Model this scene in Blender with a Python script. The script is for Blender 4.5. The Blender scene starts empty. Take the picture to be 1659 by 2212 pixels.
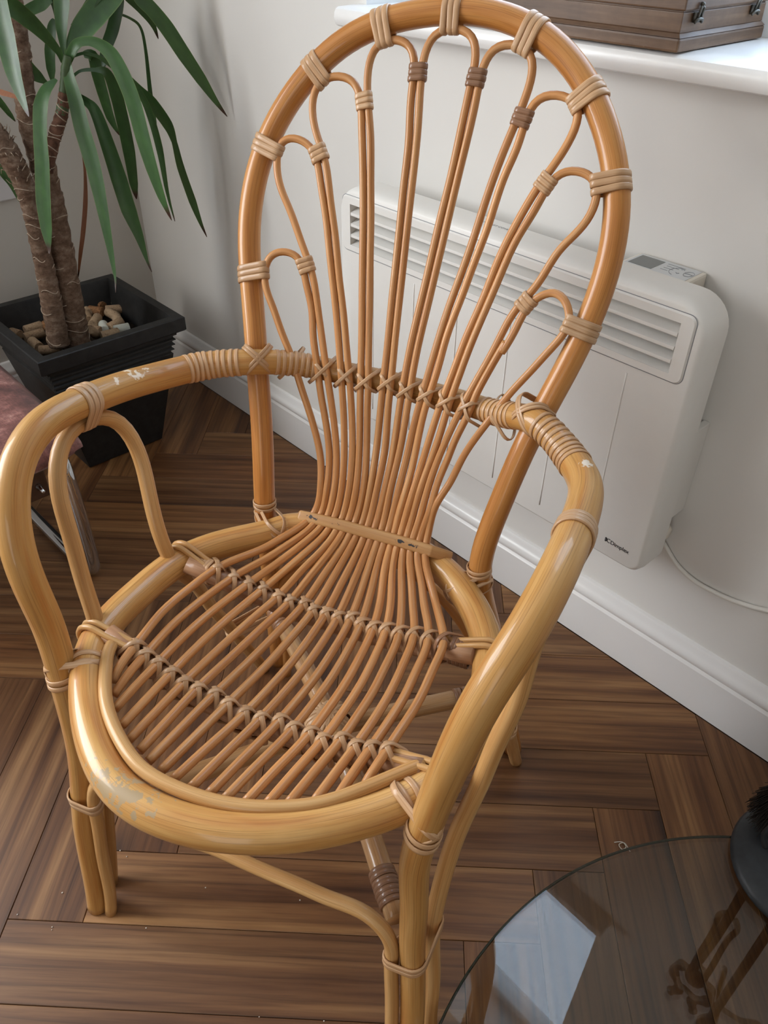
import bpy, bmesh, math, random, json
from mathutils import Vector, Matrix
import numpy as np

# ------------------------------------------------------------------ camera
S = bpy.context.scene
COL = S.collection
PI = math.pi
CAM_R = Matrix([[0.678032051, -0.458728365, 0.574317704], [0.734924983, 0.409739379, -0.540369236], [0.012562116, 0.78846809, 0.614947367]])          # columns: right, up, back
cam_d = bpy.data.cameras.new('camera')
cam = bpy.data.objects.new('camera', cam_d)
COL.objects.link(cam)
cam.matrix_world = Matrix.Translation((0, 0, 1.1)) @ CAM_R.to_4x4()
cam_d.sensor_fit = 'VERTICAL'
cam_d.sensor_height = 24.0
cam_d.lens = 24.0 * 1712.17 / 2212.0
cam_d.clip_start = 0.02
S.camera = cam

# ------------------------------------------------------------------ sky, lights, exposure
world = bpy.data.worlds.new('sky')
S.world = world
world.use_nodes = True
wbg = world.node_tree.nodes['Background']
wbg.inputs['Color'].default_value = (0.62, 0.78, 1.0, 1)
wbg.inputs['Strength'].default_value = 6.5


def area(name, loc, target, sx, sy, power, color):
    l = bpy.data.lights.new(name, 'AREA')
    l.shape = 'RECTANGLE'
    l.size, l.size_y, l.energy, l.color = sx, sy, power, color
    o = bpy.data.objects.new(name, l)
    COL.objects.link(o)
    o.location = loc
    d = Vector(target) - Vector(loc)
    o.rotation_euler = d.to_track_quat('-Z', 'Y').to_euler()
    return o


# daylight through the second window, in the wall behind the plant, left of the view
area('window_daylight_left', (-2.06, -1.05, 1.42), (-0.9, -0.85, 1.05), 1.45, 1.3, 50, (1.0, 0.95, 0.87))
# the sky itself lights the room through the window over the heater: a portal fills that opening
portal = area('window_portal_right', (-0.703, 1.165, 1.60), (-0.703, 0.0, 1.60), 0.76, 1.26, 1.0, (1, 1, 1))
portal.data.cycles.is_portal = True
# added fill light, with no door modelled, before the wall behind the camera
area('added_fill_light', (0.95, -2.55, 1.2), (0.3, 1.0, 1.0), 1.5, 1.9, 22, (1.0, 0.97, 0.92))

vs = S.view_settings
vs.view_transform = 'Standard'
vs.look = 'None'
vs.exposure = 0.1
vs.gamma = 1.0
vs.use_curve_mapping = False


# ------------------------------------------------------------------ helpers
def tag(o, label=None, cat=None, group=None, kind=None):
    if label: o['label'] = label
    if cat: o['category'] = cat
    if group: o['group'] = group
    if kind: o['kind'] = kind
    return o


def empty(name, loc=(0, 0, 0), rz=0.0):
    o = bpy.data.objects.new(name, None)
    COL.objects.link(o)
    o.location = loc
    o.rotation_euler = (0, 0, rz)
    o.empty_display_size = 0.05
    return o


def link_mesh(name, me, mat, parent=None, smooth=True, loc=None):
    if mat is not None and not me.materials:
        me.materials.append(mat)
    if smooth:
        me.polygons.foreach_set('use_smooth', [True] * len(me.polygons))
    o = bpy.data.objects.new(name, me)
    COL.objects.link(o)
    if parent is not None: o.parent = parent
    if loc is not None: o.location = loc
    return o


class MB:
    """collects vertices, faces and uvs for one mesh"""

    def __init__(s):
        s.v, s.f, s.uv, s.mi = [], [], [], []

    def add(s, verts, faces, uvs=None, mi=0):
        b = len(s.v)
        s.v += [tuple(p) for p in verts]
        for i, f in enumerate(faces):
            s.f.append(tuple(b + k for k in f))
            s.uv.append(uvs[i] if uvs else [(0, 0)] * len(f))
            s.mi.append(mi)

    def box(s, lo, hi, mi=0):
        x0, y0, z0 = lo
        x1, y1, z1 = hi
        v = [(x0, y0, z0), (x1, y0, z0), (x1, y1, z0), (x0, y1, z0), (x0, y0, z1), (x1, y0, z1), (x1, y1, z1), (x0, y1, z1)]
        s.add(v, [(3, 2, 1, 0), (4, 5, 6, 7), (0, 1, 5, 4), (1, 2, 6, 5), (2, 3, 7, 6), (3, 0, 4, 7)], None, mi)

    def tube(s, P, r, seg=14, cap=True, closed=False, flat=None, mi=0, uoff=0.0, up=None):
        """sweep a circle (or the section flat=(half width along binormal, half thickness)) along P"""
        P = [Vector(p) for p in P]
        n = len(P)
        if not hasattr(r, '__len__'): r = [r] * n
        T = []
        for i in range(n):
            if closed: d = P[(i + 1) % n] - P[i - 1]
            else: d = P[min(i + 1, n - 1)] - P[max(i - 1, 0)]
            T.append(d.normalized())
        a = Vector(up) if up is not None else (Vector((0, 0, 1)) if abs(T[0].z) < 0.9 else Vector((1, 0, 0)))
        N = (a - T[0] * a.dot(T[0])).normalized()
        L = 0.0
        rings, ls = [], []
        for i in range(n):
            if i:
                N = (N - T[i] * N.dot(T[i]))
                N = N.normalized() if N.length > 1e-6 else T[i].orthogonal().normalized()
                L += (P[i] - P[i - 1]).length
            Bn = T[i].cross(N)
            ring = []
            for k in range(seg):
                t = 2 * PI * k / seg
                c, q = math.cos(t), math.sin(t)
                if flat:
                    e = 0.6
                    c2 = math.copysign(abs(c) ** e, c) * flat[1]
                    q2 = math.copysign(abs(q) ** e, q) * flat[0]
                    ring.append(P[i] + N * c2 + Bn * q2)
                else:
                    ring.append(P[i] + (N * c + Bn * q) * r[i])
            rings.append(ring)
            ls.append(L)
        V = [p for rg in rings for p in rg]
        F, U = [], []
        m = n if closed else n - 1
        for i in range(m):
            j = (i + 1) % n
            l1 = ls[i] + uoff
            l2 = (ls[j] if j else L + (P[0] - P[-1]).length) + uoff
            for k in range(seg):
                k2 = (k + 1) % seg
                F.append((i * seg + k, i * seg + k2, j * seg + k2, j * seg + k))
                u1, u2 = k / seg, (k + 1) / seg
                U.append([(u1, l1), (u2, l1), (u2, l2), (u1, l2)])
        if cap and not closed:
            F.append(tuple(range(seg - 1, -1, -1)))
            U.append([(0.5, ls[0] + uoff)] * seg)
            F.append(tuple((n - 1) * seg + k for k in range(seg)))
            U.append([(0.5, L + uoff)] * seg)
        s.add(V, F, U, mi)

    def lathe(s, prof, center, seg=28, mi=0, axis='Z'):
        V, F = [], []
        for (r, z) in prof:
            for k in range(seg):
                t = 2 * PI * k / seg
                if axis == 'Z': V.append((center[0] + r * math.cos(t), center[1] + r * math.sin(t), center[2] + z))
                else: V.append((center[0] + z, center[1] + r * math.cos(t), center[2] + r * math.sin(t)))
        for i in range(len(prof) - 1):
            for k in range(seg):
                k2 = (k + 1) % seg
                F.append((i * seg + k, i * seg + k2, (i + 1) * seg + k2, (i + 1) * seg + k))
        F.append(tuple(range(seg - 1, -1, -1)))
        F.append(tuple((len(prof) - 1) * seg + k for k in range(seg)))
        s.add(V, F, None, mi)

    def mesh(s, name):
        me = bpy.data.meshes.new(name)
        me.from_pydata(s.v, [], s.f)
        uvl = me.uv_layers.new(name='UVMap')
        flat = []
        for u in s.uv:
            for p in u: flat += [p[0], p[1]]
        uvl.data.foreach_set('uv', flat)
        me.polygons.foreach_set('material_index', s.mi)
        me.validate()
        me.update()
        return me

    def build(s, name, mat, parent=None, smooth=True, bevel=0.0, fix=True):
        me = s.mesh(name)
        if isinstance(mat, (list, tuple)):
            for m in mat: me.materials.append(m)
            mat = None
        if fix or bevel > 0:
            bm = bmesh.new()
            bm.from_mesh(me)
            if bevel > 0:
                bmesh.ops.remove_doubles(bm, verts=bm.verts, dist=1e-5)
                es = [e for e in bm.edges if len(e.link_faces) == 2 and e.calc_face_angle(0) > 0.6]
                bmesh.ops.bevel(bm, geom=es, offset=bevel, segments=2, affect='EDGES', profile=0.6)
            bmesh.ops.recalc_face_normals(bm, faces=bm.faces)
            bm.to_mesh(me)
            bm.free()
        return link_mesh(name, me, mat, parent, smooth)


def auto_smooth(o, ang=0.7):
    me = o.data
    bm = bmesh.new()
    bm.from_mesh(me)
    for e in bm.edges:
        if len(e.link_faces) == 2 and e.calc_face_angle(0) > ang: e.smooth = False
    bm.to_mesh(me)
    bm.free()
    return o


def bspline(ctrl, n):
    """points on a clamped uniform cubic B-spline"""
    c = np.asarray(ctrl, float)
    m = len(c)
    kn = np.concatenate([[0] * 3, np.linspace(0, 1, m - 2), [1] * 3])
    t = np.clip(np.linspace(0, 1, n), 0, 1 - 1e-9)
    N = np.zeros((n, len(kn) - 1))
    for i in range(len(kn) - 1): N[:, i] = (t >= kn[i]) & (t < kn[i + 1])
    for d in range(1, 4):
        M = np.zeros((n, len(kn) - 1 - d))
        for i in range(len(kn) - 1 - d):
            a, b = kn[i + d] - kn[i], kn[i + d + 1] - kn[i + 1]
            if a > 0: M[:, i] += (t - kn[i]) / a * N[:, i]
            if b > 0: M[:, i] += (kn[i + d + 1] - t) / b * N[:, i + 1]
        N = M
    return N @ c


def catmull(P, per=8):
    P = [Vector(p) for p in P]
    out = []
    for i in range(len(P) - 1):
        p0, p1, p2, p3 = P[max(i - 1, 0)], P[i], P[i + 1], P[min(i + 2, len(P) - 1)]
        for k in range(per):
            t = k / per
            out.append(0.5 * ((2 * p1) + (p2 - p0) * t + (2 * p0 - 5 * p1 + 4 * p2 - p3) * t * t + (3 * p1 - p0 - 3 * p2 + p3) * t ** 3))
    out.append(P[-1])
    return out


# ------------------------------------------------------------------ materials
class NT:
    def __init__(s, name):
        s.m = bpy.data.materials.new(name)
        s.m.use_nodes = True
        s.t = s.m.node_tree
        s.b = s.t.nodes['Principled BSDF']

    def n(s, typ, **kw):
        x = s.t.nodes.new(typ)
        for k, v in kw.items():
            if k in x.inputs: x.inputs[k].default_value = v
            else: setattr(x, k, v)
        return x

    def l(s, a, b): s.t.links.new(a, b)

    def set(s, **kw):
        for k, v in kw.items(): s.b.inputs[k.replace('_', ' ')].default_value = v

    def ramp(s, fac, stops):
        r = s.n('ShaderNodeValToRGB')
        e = r.color_ramp.elements
        while len(e) < len(stops): e.new(0.5)
        for i, (p, c) in enumerate(stops):
            e[i].position = p
            e[i].color = (*c, 1)
        s.l(fac, r.inputs['Fac'])
        return r.outputs['Color']

    def mix(s, fac, a, b, mode='MIX'):
        x = s.n('ShaderNodeMix', data_type='RGBA', blend_type=mode)
        if isinstance(fac, float): x.inputs[0].default_value = fac
        else: s.l(fac, x.inputs[0])
        for v, i in ((a, 6), (b, 7)):
            if isinstance(v, tuple): x.inputs[i].default_value = (*v, 1)
            else: s.l(v, x.inputs[i])
        return x.outputs[2]

    def math(s, op, a, b=None, clamp=False):
        x = s.n('ShaderNodeMath', operation=op, use_clamp=clamp)
        for v, i in ((a, 0), (b, 1)):
            if v is None: continue
            if isinstance(v, (int, float)): x.inputs[i].default_value = v
            else: s.l(v, x.inputs[i])
        return x.outputs[0]

    def noise(s, vec, scale, detail=3.0, rough=0.55, dist=0.0):
        x = s.n('ShaderNodeTexNoise', Scale=scale, Detail=detail, Roughness=rough, Distortion=dist)
        if vec is not None: s.l(vec, x.inputs['Vector'])
        return x.outputs['Fac']

    def mapping(s, vec, scale=(1, 1, 1), loc=(0, 0, 0), rot=(0, 0, 0)):
        x = s.n('ShaderNodeMapping', Scale=scale, Location=loc, Rotation=rot)
        s.l(vec, x.inputs['Vector'])
        return x.outputs[0]

    def bump(s, h, strength=0.2, dist=0.001):
        x = s.n('ShaderNodeBump', Strength=strength, Distance=dist)
        s.l(h, x.inputs['Height'])
        s.l(x.outputs[0], s.b.inputs['Normal'])


def plain(name, col, rough=0.5, metal=0.0, spec=0.5, noise=0.0, nscale=30.0, bump=0.0):
    t = NT(name)
    t.set(Base_Color=(*col, 1), Roughness=rough, Metallic=metal, Specular_IOR_Level=spec)
    if noise or bump:
        tc = t.n('ShaderNodeTexCoord')
        f = t.noise(tc.outputs['Object'], nscale, 4.0)
        if noise:
            lo = tuple(max(c * (1 - noise), 0) for c in col)
            hi = tuple(min(c * (1 + noise), 1) for c in col)
            t.l(t.ramp(f, [(0.3, lo), (0.7, hi)]), t.b.inputs['Base Color'])
        if bump: t.bump(f, bump, 0.0008)
    return t.m


def cane(name, base, dark, light, rough=0.3, coat=0.5, streak=1.0, per=0.1, patches=(), grain=26):
    """varnished rattan: streaks along the length (uv.y in metres), soft blotches, worn spots at object points"""
    t = NT(name)
    uv = t.n('ShaderNodeUVMap', uv_map='UVMap')
    sep = t.n('ShaderNodeSeparateXYZ')
    t.l(uv.outputs[0], sep.inputs[0])
    ang = t.math('MULTIPLY', sep.outputs[0], 2 * PI)
    cx_, sx_ = t.math('COSINE', ang), t.math('SINE', ang)
    oi = t.n('ShaderNodeObjectInfo')
    off = t.math('MULTIPLY', oi.outputs['Random'], 37.0)
    vy = t.math('ADD', sep.outputs[1], off)
    comb = t.n('ShaderNodeCombineXYZ')
    t.l(cx_, comb.inputs[0]); t.l(sx_, comb.inputs[1]); t.l(vy, comb.inputs[2])
    fine = t.noise(t.mapping(comb.outputs[0], (grain * 0.25, grain * 0.25, 3.0)), 1.0 * 2.2, 4.0, 0.6)
    broad = t.noise(t.mapping(comb.outputs[0], (1.0, 1.0, 5.0)), 1.3, 3.0, 0.55)
    col = t.ramp(broad, [(0.28, dark), (0.5, base), (0.74, light)])
    fs = t.ramp(fine, [(0.34, (0.62, 0.56, 0.5)), (0.47, (1, 1, 1)), (0.7, (1.06, 1.07, 1.08))])
    col = t.mix(0.75 * streak, col, fs, 'MULTIPLY')
    # thin dark fissures and specks
    fis = t.noise(t.mapping(comb.outputs[0], (9.0, 9.0, 2.2)), 2.4, 2.0, 0.5)
    col = t.mix(t.ramp(fis, [(0.70, (0, 0, 0)), (0.76, (0.55, 0.55, 0.55))]), col, (0.16, 0.075, 0.03))
    r = t.n('ShaderNodeMapRange'); r.inputs[3].default_value = 1 - per; r.inputs[4].default_value = 1 + per
    t.l(oi.outputs['Random'], r.inputs[0])
    hsv = t.n('ShaderNodeHueSaturation'); t.l(r.outputs[0], hsv.inputs['Value']); t.l(col, hsv.inputs['Color'])
    col = hsv.outputs[0]
    rough_v = None
    tc = t.n('ShaderNodeTexCoord')
    for (p, rad, c, th, ns) in patches:
        d = t.n('ShaderNodeVectorMath', operation='SUBTRACT'); d.inputs[1].default_value = p
        t.l(tc.outputs['Object'], d.inputs[0])
        sc = t.n('ShaderNodeVectorMath', operation='DIVIDE'); sc.inputs[1].default_value = rad
        t.l(d.outputs[0], sc.inputs[0])
        ln = t.n('ShaderNodeVectorMath', operation='LENGTH'); t.l(sc.outputs[0], ln.inputs[0])
        nz = t.noise(tc.outputs['Object'], ns, 4.0, 0.6)
        k = t.math('ADD', t.math('SUBTRACT', 1.0, ln.outputs['Value']), t.math('MULTIPLY', t.math('SUBTRACT', nz, 0.5), 3.0))
        f = t.n('ShaderNodeMapRange'); f.inputs[1].default_value = th; f.inputs[2].default_value = th + 0.12
        t.l(k, f.inputs[0])
        # nothing beyond the patch's own ellipsoid
        lim = t.n('ShaderNodeMapRange'); lim.inputs[1].default_value = 1.25; lim.inputs[2].default_value = 1.0
        t.l(ln.outputs['Value'], lim.inputs[0])
        ff = t.math('MULTIPLY', f.outputs[0], lim.outputs[0])
        col = t.mix(ff, col, c)
    t.l(col, t.b.inputs['Base Color'])
    t.set(Roughness=rough + 0.14, Specular_IOR_Level=0.28, Coat_Weight=coat * 0.8, Coat_Roughness=0.09)
    t.bump(fine, 0.12, 0.0006)
    return t.m


C_POLE = cane('rattan_pole', (0.46, 0.19, 0.044), (0.36, 0.13, 0.026), (0.55, 0.265, 0.08), 0.32, 0.5)
C_ARM = cane('rattan_arm', (0.54, 0.275, 0.078), (0.47, 0.19, 0.044), (0.63, 0.36, 0.13), 0.3, 0.5, patches=[((-0.258, 0.6487, 0.655), (0.03, 0.045, 0.012), (0.8, 0.66, 0.5), 0.42, 60.0), ((0.2607, 0.701, 0.64), (0.008, 0.01, 0.008), (0.72, 0.62, 0.5), 0.1, 120.0)])
C_RING = cane('rattan_ring', (0.53, 0.275, 0.082), (0.43, 0.175, 0.045), (0.63, 0.375, 0.14), 0.26, 0.6, patches=[((-0.06, 0.29, 0.425), (0.09, 0.03, 0.02), (0.42, 0.3, 0.17), 0.55, 90.0)])
C_ROD = cane('rattan_rod', (0.53, 0.245, 0.085), (0.45, 0.18, 0.054), (0.62, 0.34, 0.145), 0.34, 0.35, 1.0, 0.12, grain=20)
C_ROD2 = cane('rattan_thin_loop', (0.53, 0.29, 0.105), (0.45, 0.22, 0.07), (0.60, 0.37, 0.16), 0.32, 0.4)
C_BIND = cane('cane_binding', (0.52, 0.31, 0.16), (0.44, 0.235, 0.11), (0.62, 0.42, 0.26), 0.35, 0.4, 0.6, 0.12)
C_BINDD = cane('cane_binding_brown', (0.24, 0.12, 0.062), (0.18, 0.08, 0.04), (0.33, 0.18, 0.10), 0.28, 0.5, 0.6, 0.15)
C_BAR = cane('rattan_crossbar', (0.40, 0.215, 0.115), (0.32, 0.16, 0.08), (0.48, 0.28, 0.16), 0.4, 0.3, 0.8)
C_STRETCH = cane('rattan_stretcher', (0.44, 0.24, 0.10), (0.34, 0.17, 0.065), (0.52, 0.33, 0.17), 0.25, 0.6)
C_WAIST = cane('rattan_waist_band', (0.50, 0.265, 0.10), (0.44, 0.21, 0.075), (0.56, 0.33, 0.14), 0.3, 0.4, 0.5, patches=[((-0.0843, 0.726, 0.4342), (0.0095, 0.0032, 0.0028), (0.03, 0.028, 0.03), 0.2, 140.0), ((-0.0477, 0.726, 0.4357), (0.0095, 0.0032, 0.0028), (0.03, 0.028, 0.03), 0.2, 140.0), ((0.0043, 0.726, 0.4351), (0.0095, 0.0032, 0.0028), (0.03, 0.028, 0.03), 0.2, 140.0), ((0.0455, 0.726, 0.4389), (0.0095, 0.0032, 0.0028), (0.03, 0.028, 0.03), 0.2, 140.0), ((0.065, 0.726, 0.439), (0.0095, 0.0032, 0.0028), (0.03, 0.028, 0.03), 0.2, 140.0)])

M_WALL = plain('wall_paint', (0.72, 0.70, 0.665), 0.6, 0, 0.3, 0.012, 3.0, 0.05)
M_WALL_SHADED = plain('wall_paint_shaded', (0.56, 0.53, 0.48), 0.6, 0, 0.3, 0.012, 3.0, 0.05)  # same paint as the right wall, darkened to stand for the corner's shade
M_WALL_LOWBOUNCE = plain('wall_paint_low_bounce', (0.34, 0.32, 0.29), 0.7, 0, 0.2, 0.05, 3.0)  # unseen walls, coloured darker to weaken the light they bounce back
M_CEIL = plain('ceiling_paint', (0.66, 0.64, 0.61), 0.8, 0, 0.2, 0.01, 2.0)
M_SKIRT = plain('skirting_gloss_paint', (0.80, 0.79, 0.775), 0.25, 0, 0.5, 0.015, 6.0, 0.03)
M_SILL = plain('sill_gloss_paint', (0.84, 0.83, 0.81), 0.28, 0, 0.5, 0.02, 20.0, 0.08)
M_HEAT = plain('heater_enamel', (0.80, 0.785, 0.745), 0.42, 0, 0.45, 0.008, 40.0)
M_HEATP = plain('heater_cream_plastic', (0.80, 0.75, 0.66), 0.45, 0, 0.4)
M_DARK = plain('dark_cavity', (0.03, 0.03, 0.03), 0.8)
M_LCD = plain('grey_display', (0.17, 0.18, 0.175), 0.3)
M_PANELGREY = plain('control_panel_film', (0.66, 0.68, 0.69), 0.4)
M_INK = plain('dark_print', (0.03, 0.03, 0.035), 0.5)
M_INKGREY = plain('grey_print', (0.22, 0.23, 0.25), 0.5)
M_BLACKPOT = plain('black_planter', (0.012, 0.012, 0.012), 0.5, 0, 0.4, 0.5, 60.0, 0.15)
M_SOIL = plain('dark_soil', (0.02, 0.014, 0.01), 0.95, 0, 0.1, 0.6, 160.0, 1.0)
M_CORK = None
M_CHROME = plain('chrome', (0.62, 0.64, 0.66), 0.06, 1.0)
M_BRONZE = plain('dark_seat_wood', (0.06, 0.03, 0.018), 0.45, 0, 0.4, 0.4, 25.0)
M_IRON = plain('black_iron', (0.016, 0.018, 0.02), 0.45, 0, 0.45, 0.3, 80.0, 0.1)
M_BRISTLE = plain('dark_bristle', (0.012, 0.007, 0.004), 0.6, 0, 0.3)
M_SOCKET = plain('socket_plastic', (0.62, 0.60, 0.60), 0.35)
M_PVC = plain('window_frame_white', (0.85, 0.86, 0.86), 0.35)
M_GEDGE = plain('green_glass_edge', (0.020, 0.026, 0.016), 0.25)
M_CABLE = plain('white_cable_pvc', (0.72, 0.70, 0.65), 0.4)
M_CLASP = plain('tarnished_brass', (0.12, 0.115, 0.10), 0.45, 0.7, 0.5, 0.4, 90.0)


def cork_mat():
    t = NT('cork')
    tc = t.n('ShaderNodeTexCoord')
    oi = t.n('ShaderNodeObjectInfo')
    f = t.noise(tc.outputs['Object'], 260.0, 4.0, 0.65)
    c1 = t.ramp(f, [(0.30, (0.10, 0.055, 0.03)), (0.42, (0.33, 0.23, 0.145)), (0.7, (0.44, 0.33, 0.22))])
    t.l(t.mix(1.0, c1, t.ramp(oi.outputs['Random'], [(0.0, (0.68, 0.6, 0.55)), (0.5, (1, 0.96, 0.9)), (1.0, (1.1, 1.08, 1.05))]), 'MULTIPLY'), t.b.inputs['Base Color'])
    t.set(Roughness=0.85)
    t.bump(f, 0.4, 0.0006)
    return t.m


M_CORK = cork_mat()
M_CORKW = plain('pale_synthetic_cork', (0.60, 0.62, 0.55), 0.6, 0, 0.3, 0.06, 200.0)
M_CORKB = plain('stained_cork', (0.26, 0.13, 0.06), 0.85, 0, 0.2, 0.45, 220.0, 0.4)


def leaf_mat(name, c1, c2, edge):
    t = NT(name)
    uv = t.n('ShaderNodeUVMap', uv_map='UVMap')
    oi = t.n('ShaderNodeObjectInfo')
    st = t.noise(t.mapping(uv.outputs[0], (55.0, 2.0, 1.0)), 1.0, 3.0)
    bl = t.noise(t.mapping(uv.outputs[0], (1.2, 9.0, 1.0)), 1.0, 2.0)
    col = t.ramp(bl, [(0.3, c1), (0.7, c2)])
    col = t.mix(0.35, col, t.ramp(st, [(0.35, (0.75, 0.78, 0.7)), (0.65, (1.12, 1.12, 1.05))]), 'MULTIPLY')
    sep = t.n('ShaderNodeSeparateXYZ'); t.l(uv.outputs[0], sep.inputs[0])
    e = t.math('ABSOLUTE', t.math('SUBTRACT', sep.outputs[0], 0.5))
    ef = t.n('ShaderNodeMapRange'); ef.inputs[1].default_value = 0.455; ef.inputs[2].default_value = 0.5
    t.l(e, ef.inputs[0])
    col = t.mix(ef.outputs[0], col, edge)
    # dry brown tip: uv.y runs 0..1 along the blade
    tip = t.n('ShaderNodeMapRange'); tip.inputs[1].default_value = 0.93; tip.inputs[2].default_value = 0.965
    t.l(t.math('ADD', sep.outputs[1], t.math('MULTIPLY', t.math('SUBTRACT', bl, 0.5), 0.04)), tip.inputs[0])
    col = t.mix(tip.outputs[0], col, (0.045, 0.018, 0.010))
    hsv = t.n('ShaderNodeHueSaturation')
    mr = t.n('ShaderNodeMapRange'); mr.inputs[3].default_value = 0.75; mr.inputs[4].default_value = 1.2
    t.l(oi.outputs['Random'], mr.inputs[0]); t.l(mr.outputs[0], hsv.inputs['Value']); t.l(col, hsv.inputs['Color'])
    t.l(hsv.outputs[0], t.b.inputs['Base Color'])
    t.set(Roughness=0.36, Specular_IOR_Level=0.5, Subsurface_Weight=0.0)
    t.set(Transmission_Weight=0.0)
    t.bump(st, 0.15, 0.0006)
    return t.m


M_LEAF = leaf_mat('yucca_leaf', (0.035, 0.085, 0.028), (0.052, 0.125, 0.035), (0.13, 0.19, 0.06))
M_LEAFD = leaf_mat('dead_leaf', (0.22, 0.085, 0.04), (0.30, 0.12, 0.06), (0.30, 0.16, 0.08))


def bark_mat():
    t = NT('yucca_bark')
    tc = t.n('ShaderNodeTexCoord')
    n1 = t.noise(t.mapping(tc.outputs['Object'], (22, 22, 40)), 1.6, 6.0, 0.7)
    n2 = t.noise(tc.outputs['Object'], 130.0, 4.0, 0.7)
    c = t.ramp(n1, [(0.3, (0.075, 0.042, 0.026)), (0.52, (0.17, 0.11, 0.075)), (0.72, (0.29, 0.22, 0.165))])
    c = t.mix(0.5, c, t.ramp(n2, [(0.3, (0.45, 0.4, 0.36)), (0.6, (1.1, 1.08, 1.05))]), 'MULTIPLY')
    t.l(c, t.b.inputs['Base Color'])
    t.set(Roughness=0.9, Specular_IOR_Level=0.2)
    t.bump(t.math('ADD', n1, t.math('MULTIPLY', n2, 0.5)), 0.9, 0.004)
    return t.m


M_BARK = bark_mat()
M_SCAR = plain('leaf_scar', (0.36, 0.28, 0.21), 0.9, 0, 0.2, 0.3, 120.0)
M_STEM = plain('green_stem', (0.045, 0.075, 0.025), 0.55, 0, 0.4, 0.3, 60.0)
M_BRANCH = plain('dark_branch', (0.11, 0.055, 0.035), 0.85, 0, 0.2, 0.5, 90.0, 0.5)


def plank_mat():
    t = NT('walnut_plank')
    tc = t.n('ShaderNodeTexCoord')
    oi = t.n('ShaderNodeObjectInfo')
    rnd = oi.outputs['Random']
    add = t.n('ShaderNodeVectorMath', operation='ADD')
    cmb = t.n('ShaderNodeCombineXYZ')
    t.l(t.math('MULTIPLY', rnd, 91.0), cmb.inputs[0]); t.l(t.math('MULTIPLY', rnd, 53.0), cmb.inputs[1]); t.l(t.math('MULTIPLY', rnd, 17.0), cmb.inputs[2])
    t.l(tc.outputs['Object'], add.inputs[0]); t.l(cmb.outputs[0], add.inputs[1])
    v = add.outputs[0]
    warp = t.noise(t.mapping(v, (2.2, 8.0, 1.0)), 1.0, 2.0)
    # cathedral rings: distance field stretched along the plank, bent by noise
    w = t.n('ShaderNodeTexWave', wave_type='BANDS', bands_direction='Y', wave_profile='SAW')
    w.inputs['Scale'].default_value = 14.0; w.inputs['Distortion'].default_value = 5.5
    w.inputs['Detail'].default_value = 3.0; w.inputs['Detail Scale'].default_value = 0.7; w.inputs['Detail Roughness'].default_value = 0.55
    t.l(t.mapping(v, (0.12, 1.0, 1.0)), w.inputs['Vector'])
    fine = t.noise(t.mapping(v, (5.0, 190.0, 1.0)), 1.0, 4.0, 0.65)
    streak = t.noise(t.mapping(v, (1.3, 24.0, 1.0)), 1.0, 4.0, 0.6, 0.4)
    base = t.ramp(streak, [(0.24, (0.040, 0.016, 0.007)), (0.40, (0.120, 0.052, 0.020)), (0.54, (0.195, 0.095, 0.038)), (0.74, (0.33, 0.185, 0.080))])
    base = t.mix(0.55, base, t.ramp(w.outputs['Fac'], [(0.0, (0.42, 0.36, 0.33)), (0.22, (0.95, 0.93, 0.92)), (0.8, (1.1, 1.1, 1.08)), (1.0, (0.85, 0.82, 0.8))]), 'MULTIPLY')
    base = t.mix(0.6, base, t.ramp(fine, [(0.34, (0.55, 0.5, 0.48)), (0.52, (1, 1, 1)), (0.75, (1.15, 1.13, 1.1))]), 'MULTIPLY')
    # knots: dark soft ovals
    vo = t.n('ShaderNodeTexVoronoi', Scale=1.0); t.l(t.mapping(v, (2.6, 7.5, 1.0)), vo.inputs['Vector'])
    kn = t.math('ADD', vo.outputs['Distance'], t.math('MULTIPLY', t.math('SUBTRACT', streak, 0.5), 0.5))
    base = t.mix(t.ramp(kn, [(0.02, (0.75, 0.75, 0.75)), (0.2, (0, 0, 0))]), base, (0.030, 0.014, 0.008))
    tone = t.ramp(rnd, [(0.0, (0.80, 0.76, 0.76)), (0.35, (1.0, 0.96, 0.92)), (0.7, (1.12, 1.04, 0.94)), (1.0, (0.92, 0.82, 0.76))])
    base = t.mix(1.0, base, tone, 'MULTIPLY')
    t.l(base, t.b.inputs['Base Color'])
    rr = t.n('ShaderNodeMapRange'); rr.inputs[3].default_value = 0.36; rr.inputs[4].default_value = 0.52
    t.l(fine, rr.inputs[0]); t.l(rr.outputs[0], t.b.inputs['Roughness'])
    t.set(Specular_IOR_Level=0.45)
    t.bump(fine, 0.25, 0.0004)
    return t.m


M_PLANK = plank_mat()
M_SUBFLOOR = plain('subfloor', (0.05, 0.028, 0.016), 0.6, 0, 0.3, 0.3, 12.0)


def boxwood_mat():
    t = NT('old_brown_wood')
    tc = t.n('ShaderNodeTexCoord')
    v = tc.outputs['Object']
    f = t.noise(t.mapping(v, (6.0, 6.0, 90.0)), 1.0, 5.0, 0.6)
    s = t.noise(v, 28.0, 4.0, 0.7)
    c = t.ramp(f, [(0.3, (0.080, 0.042, 0.022)), (0.55, (0.145, 0.082, 0.044)), (0.75, (0.20, 0.125, 0.075))])
    c = t.mix(0.6, c, t.ramp(s, [(0.3, (0.6, 0.56, 0.55)), (0.6, (1.1, 1.1, 1.1))]), 'MULTIPLY')
    w = t.noise(v, 75.0, 2.0)
    c = t.mix(t.ramp(w, [(0.74, (0, 0, 0)), (0.78, (0.6, 0.6, 0.6))]), c, (0.34, 0.26, 0.18))
    t.l(c, t.b.inputs['Base Color'])
    t.set(Roughness=0.5)
    t.bump(f, 0.2, 0.0006)
    return t.m


M_BOX = boxwood_mat()


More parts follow.
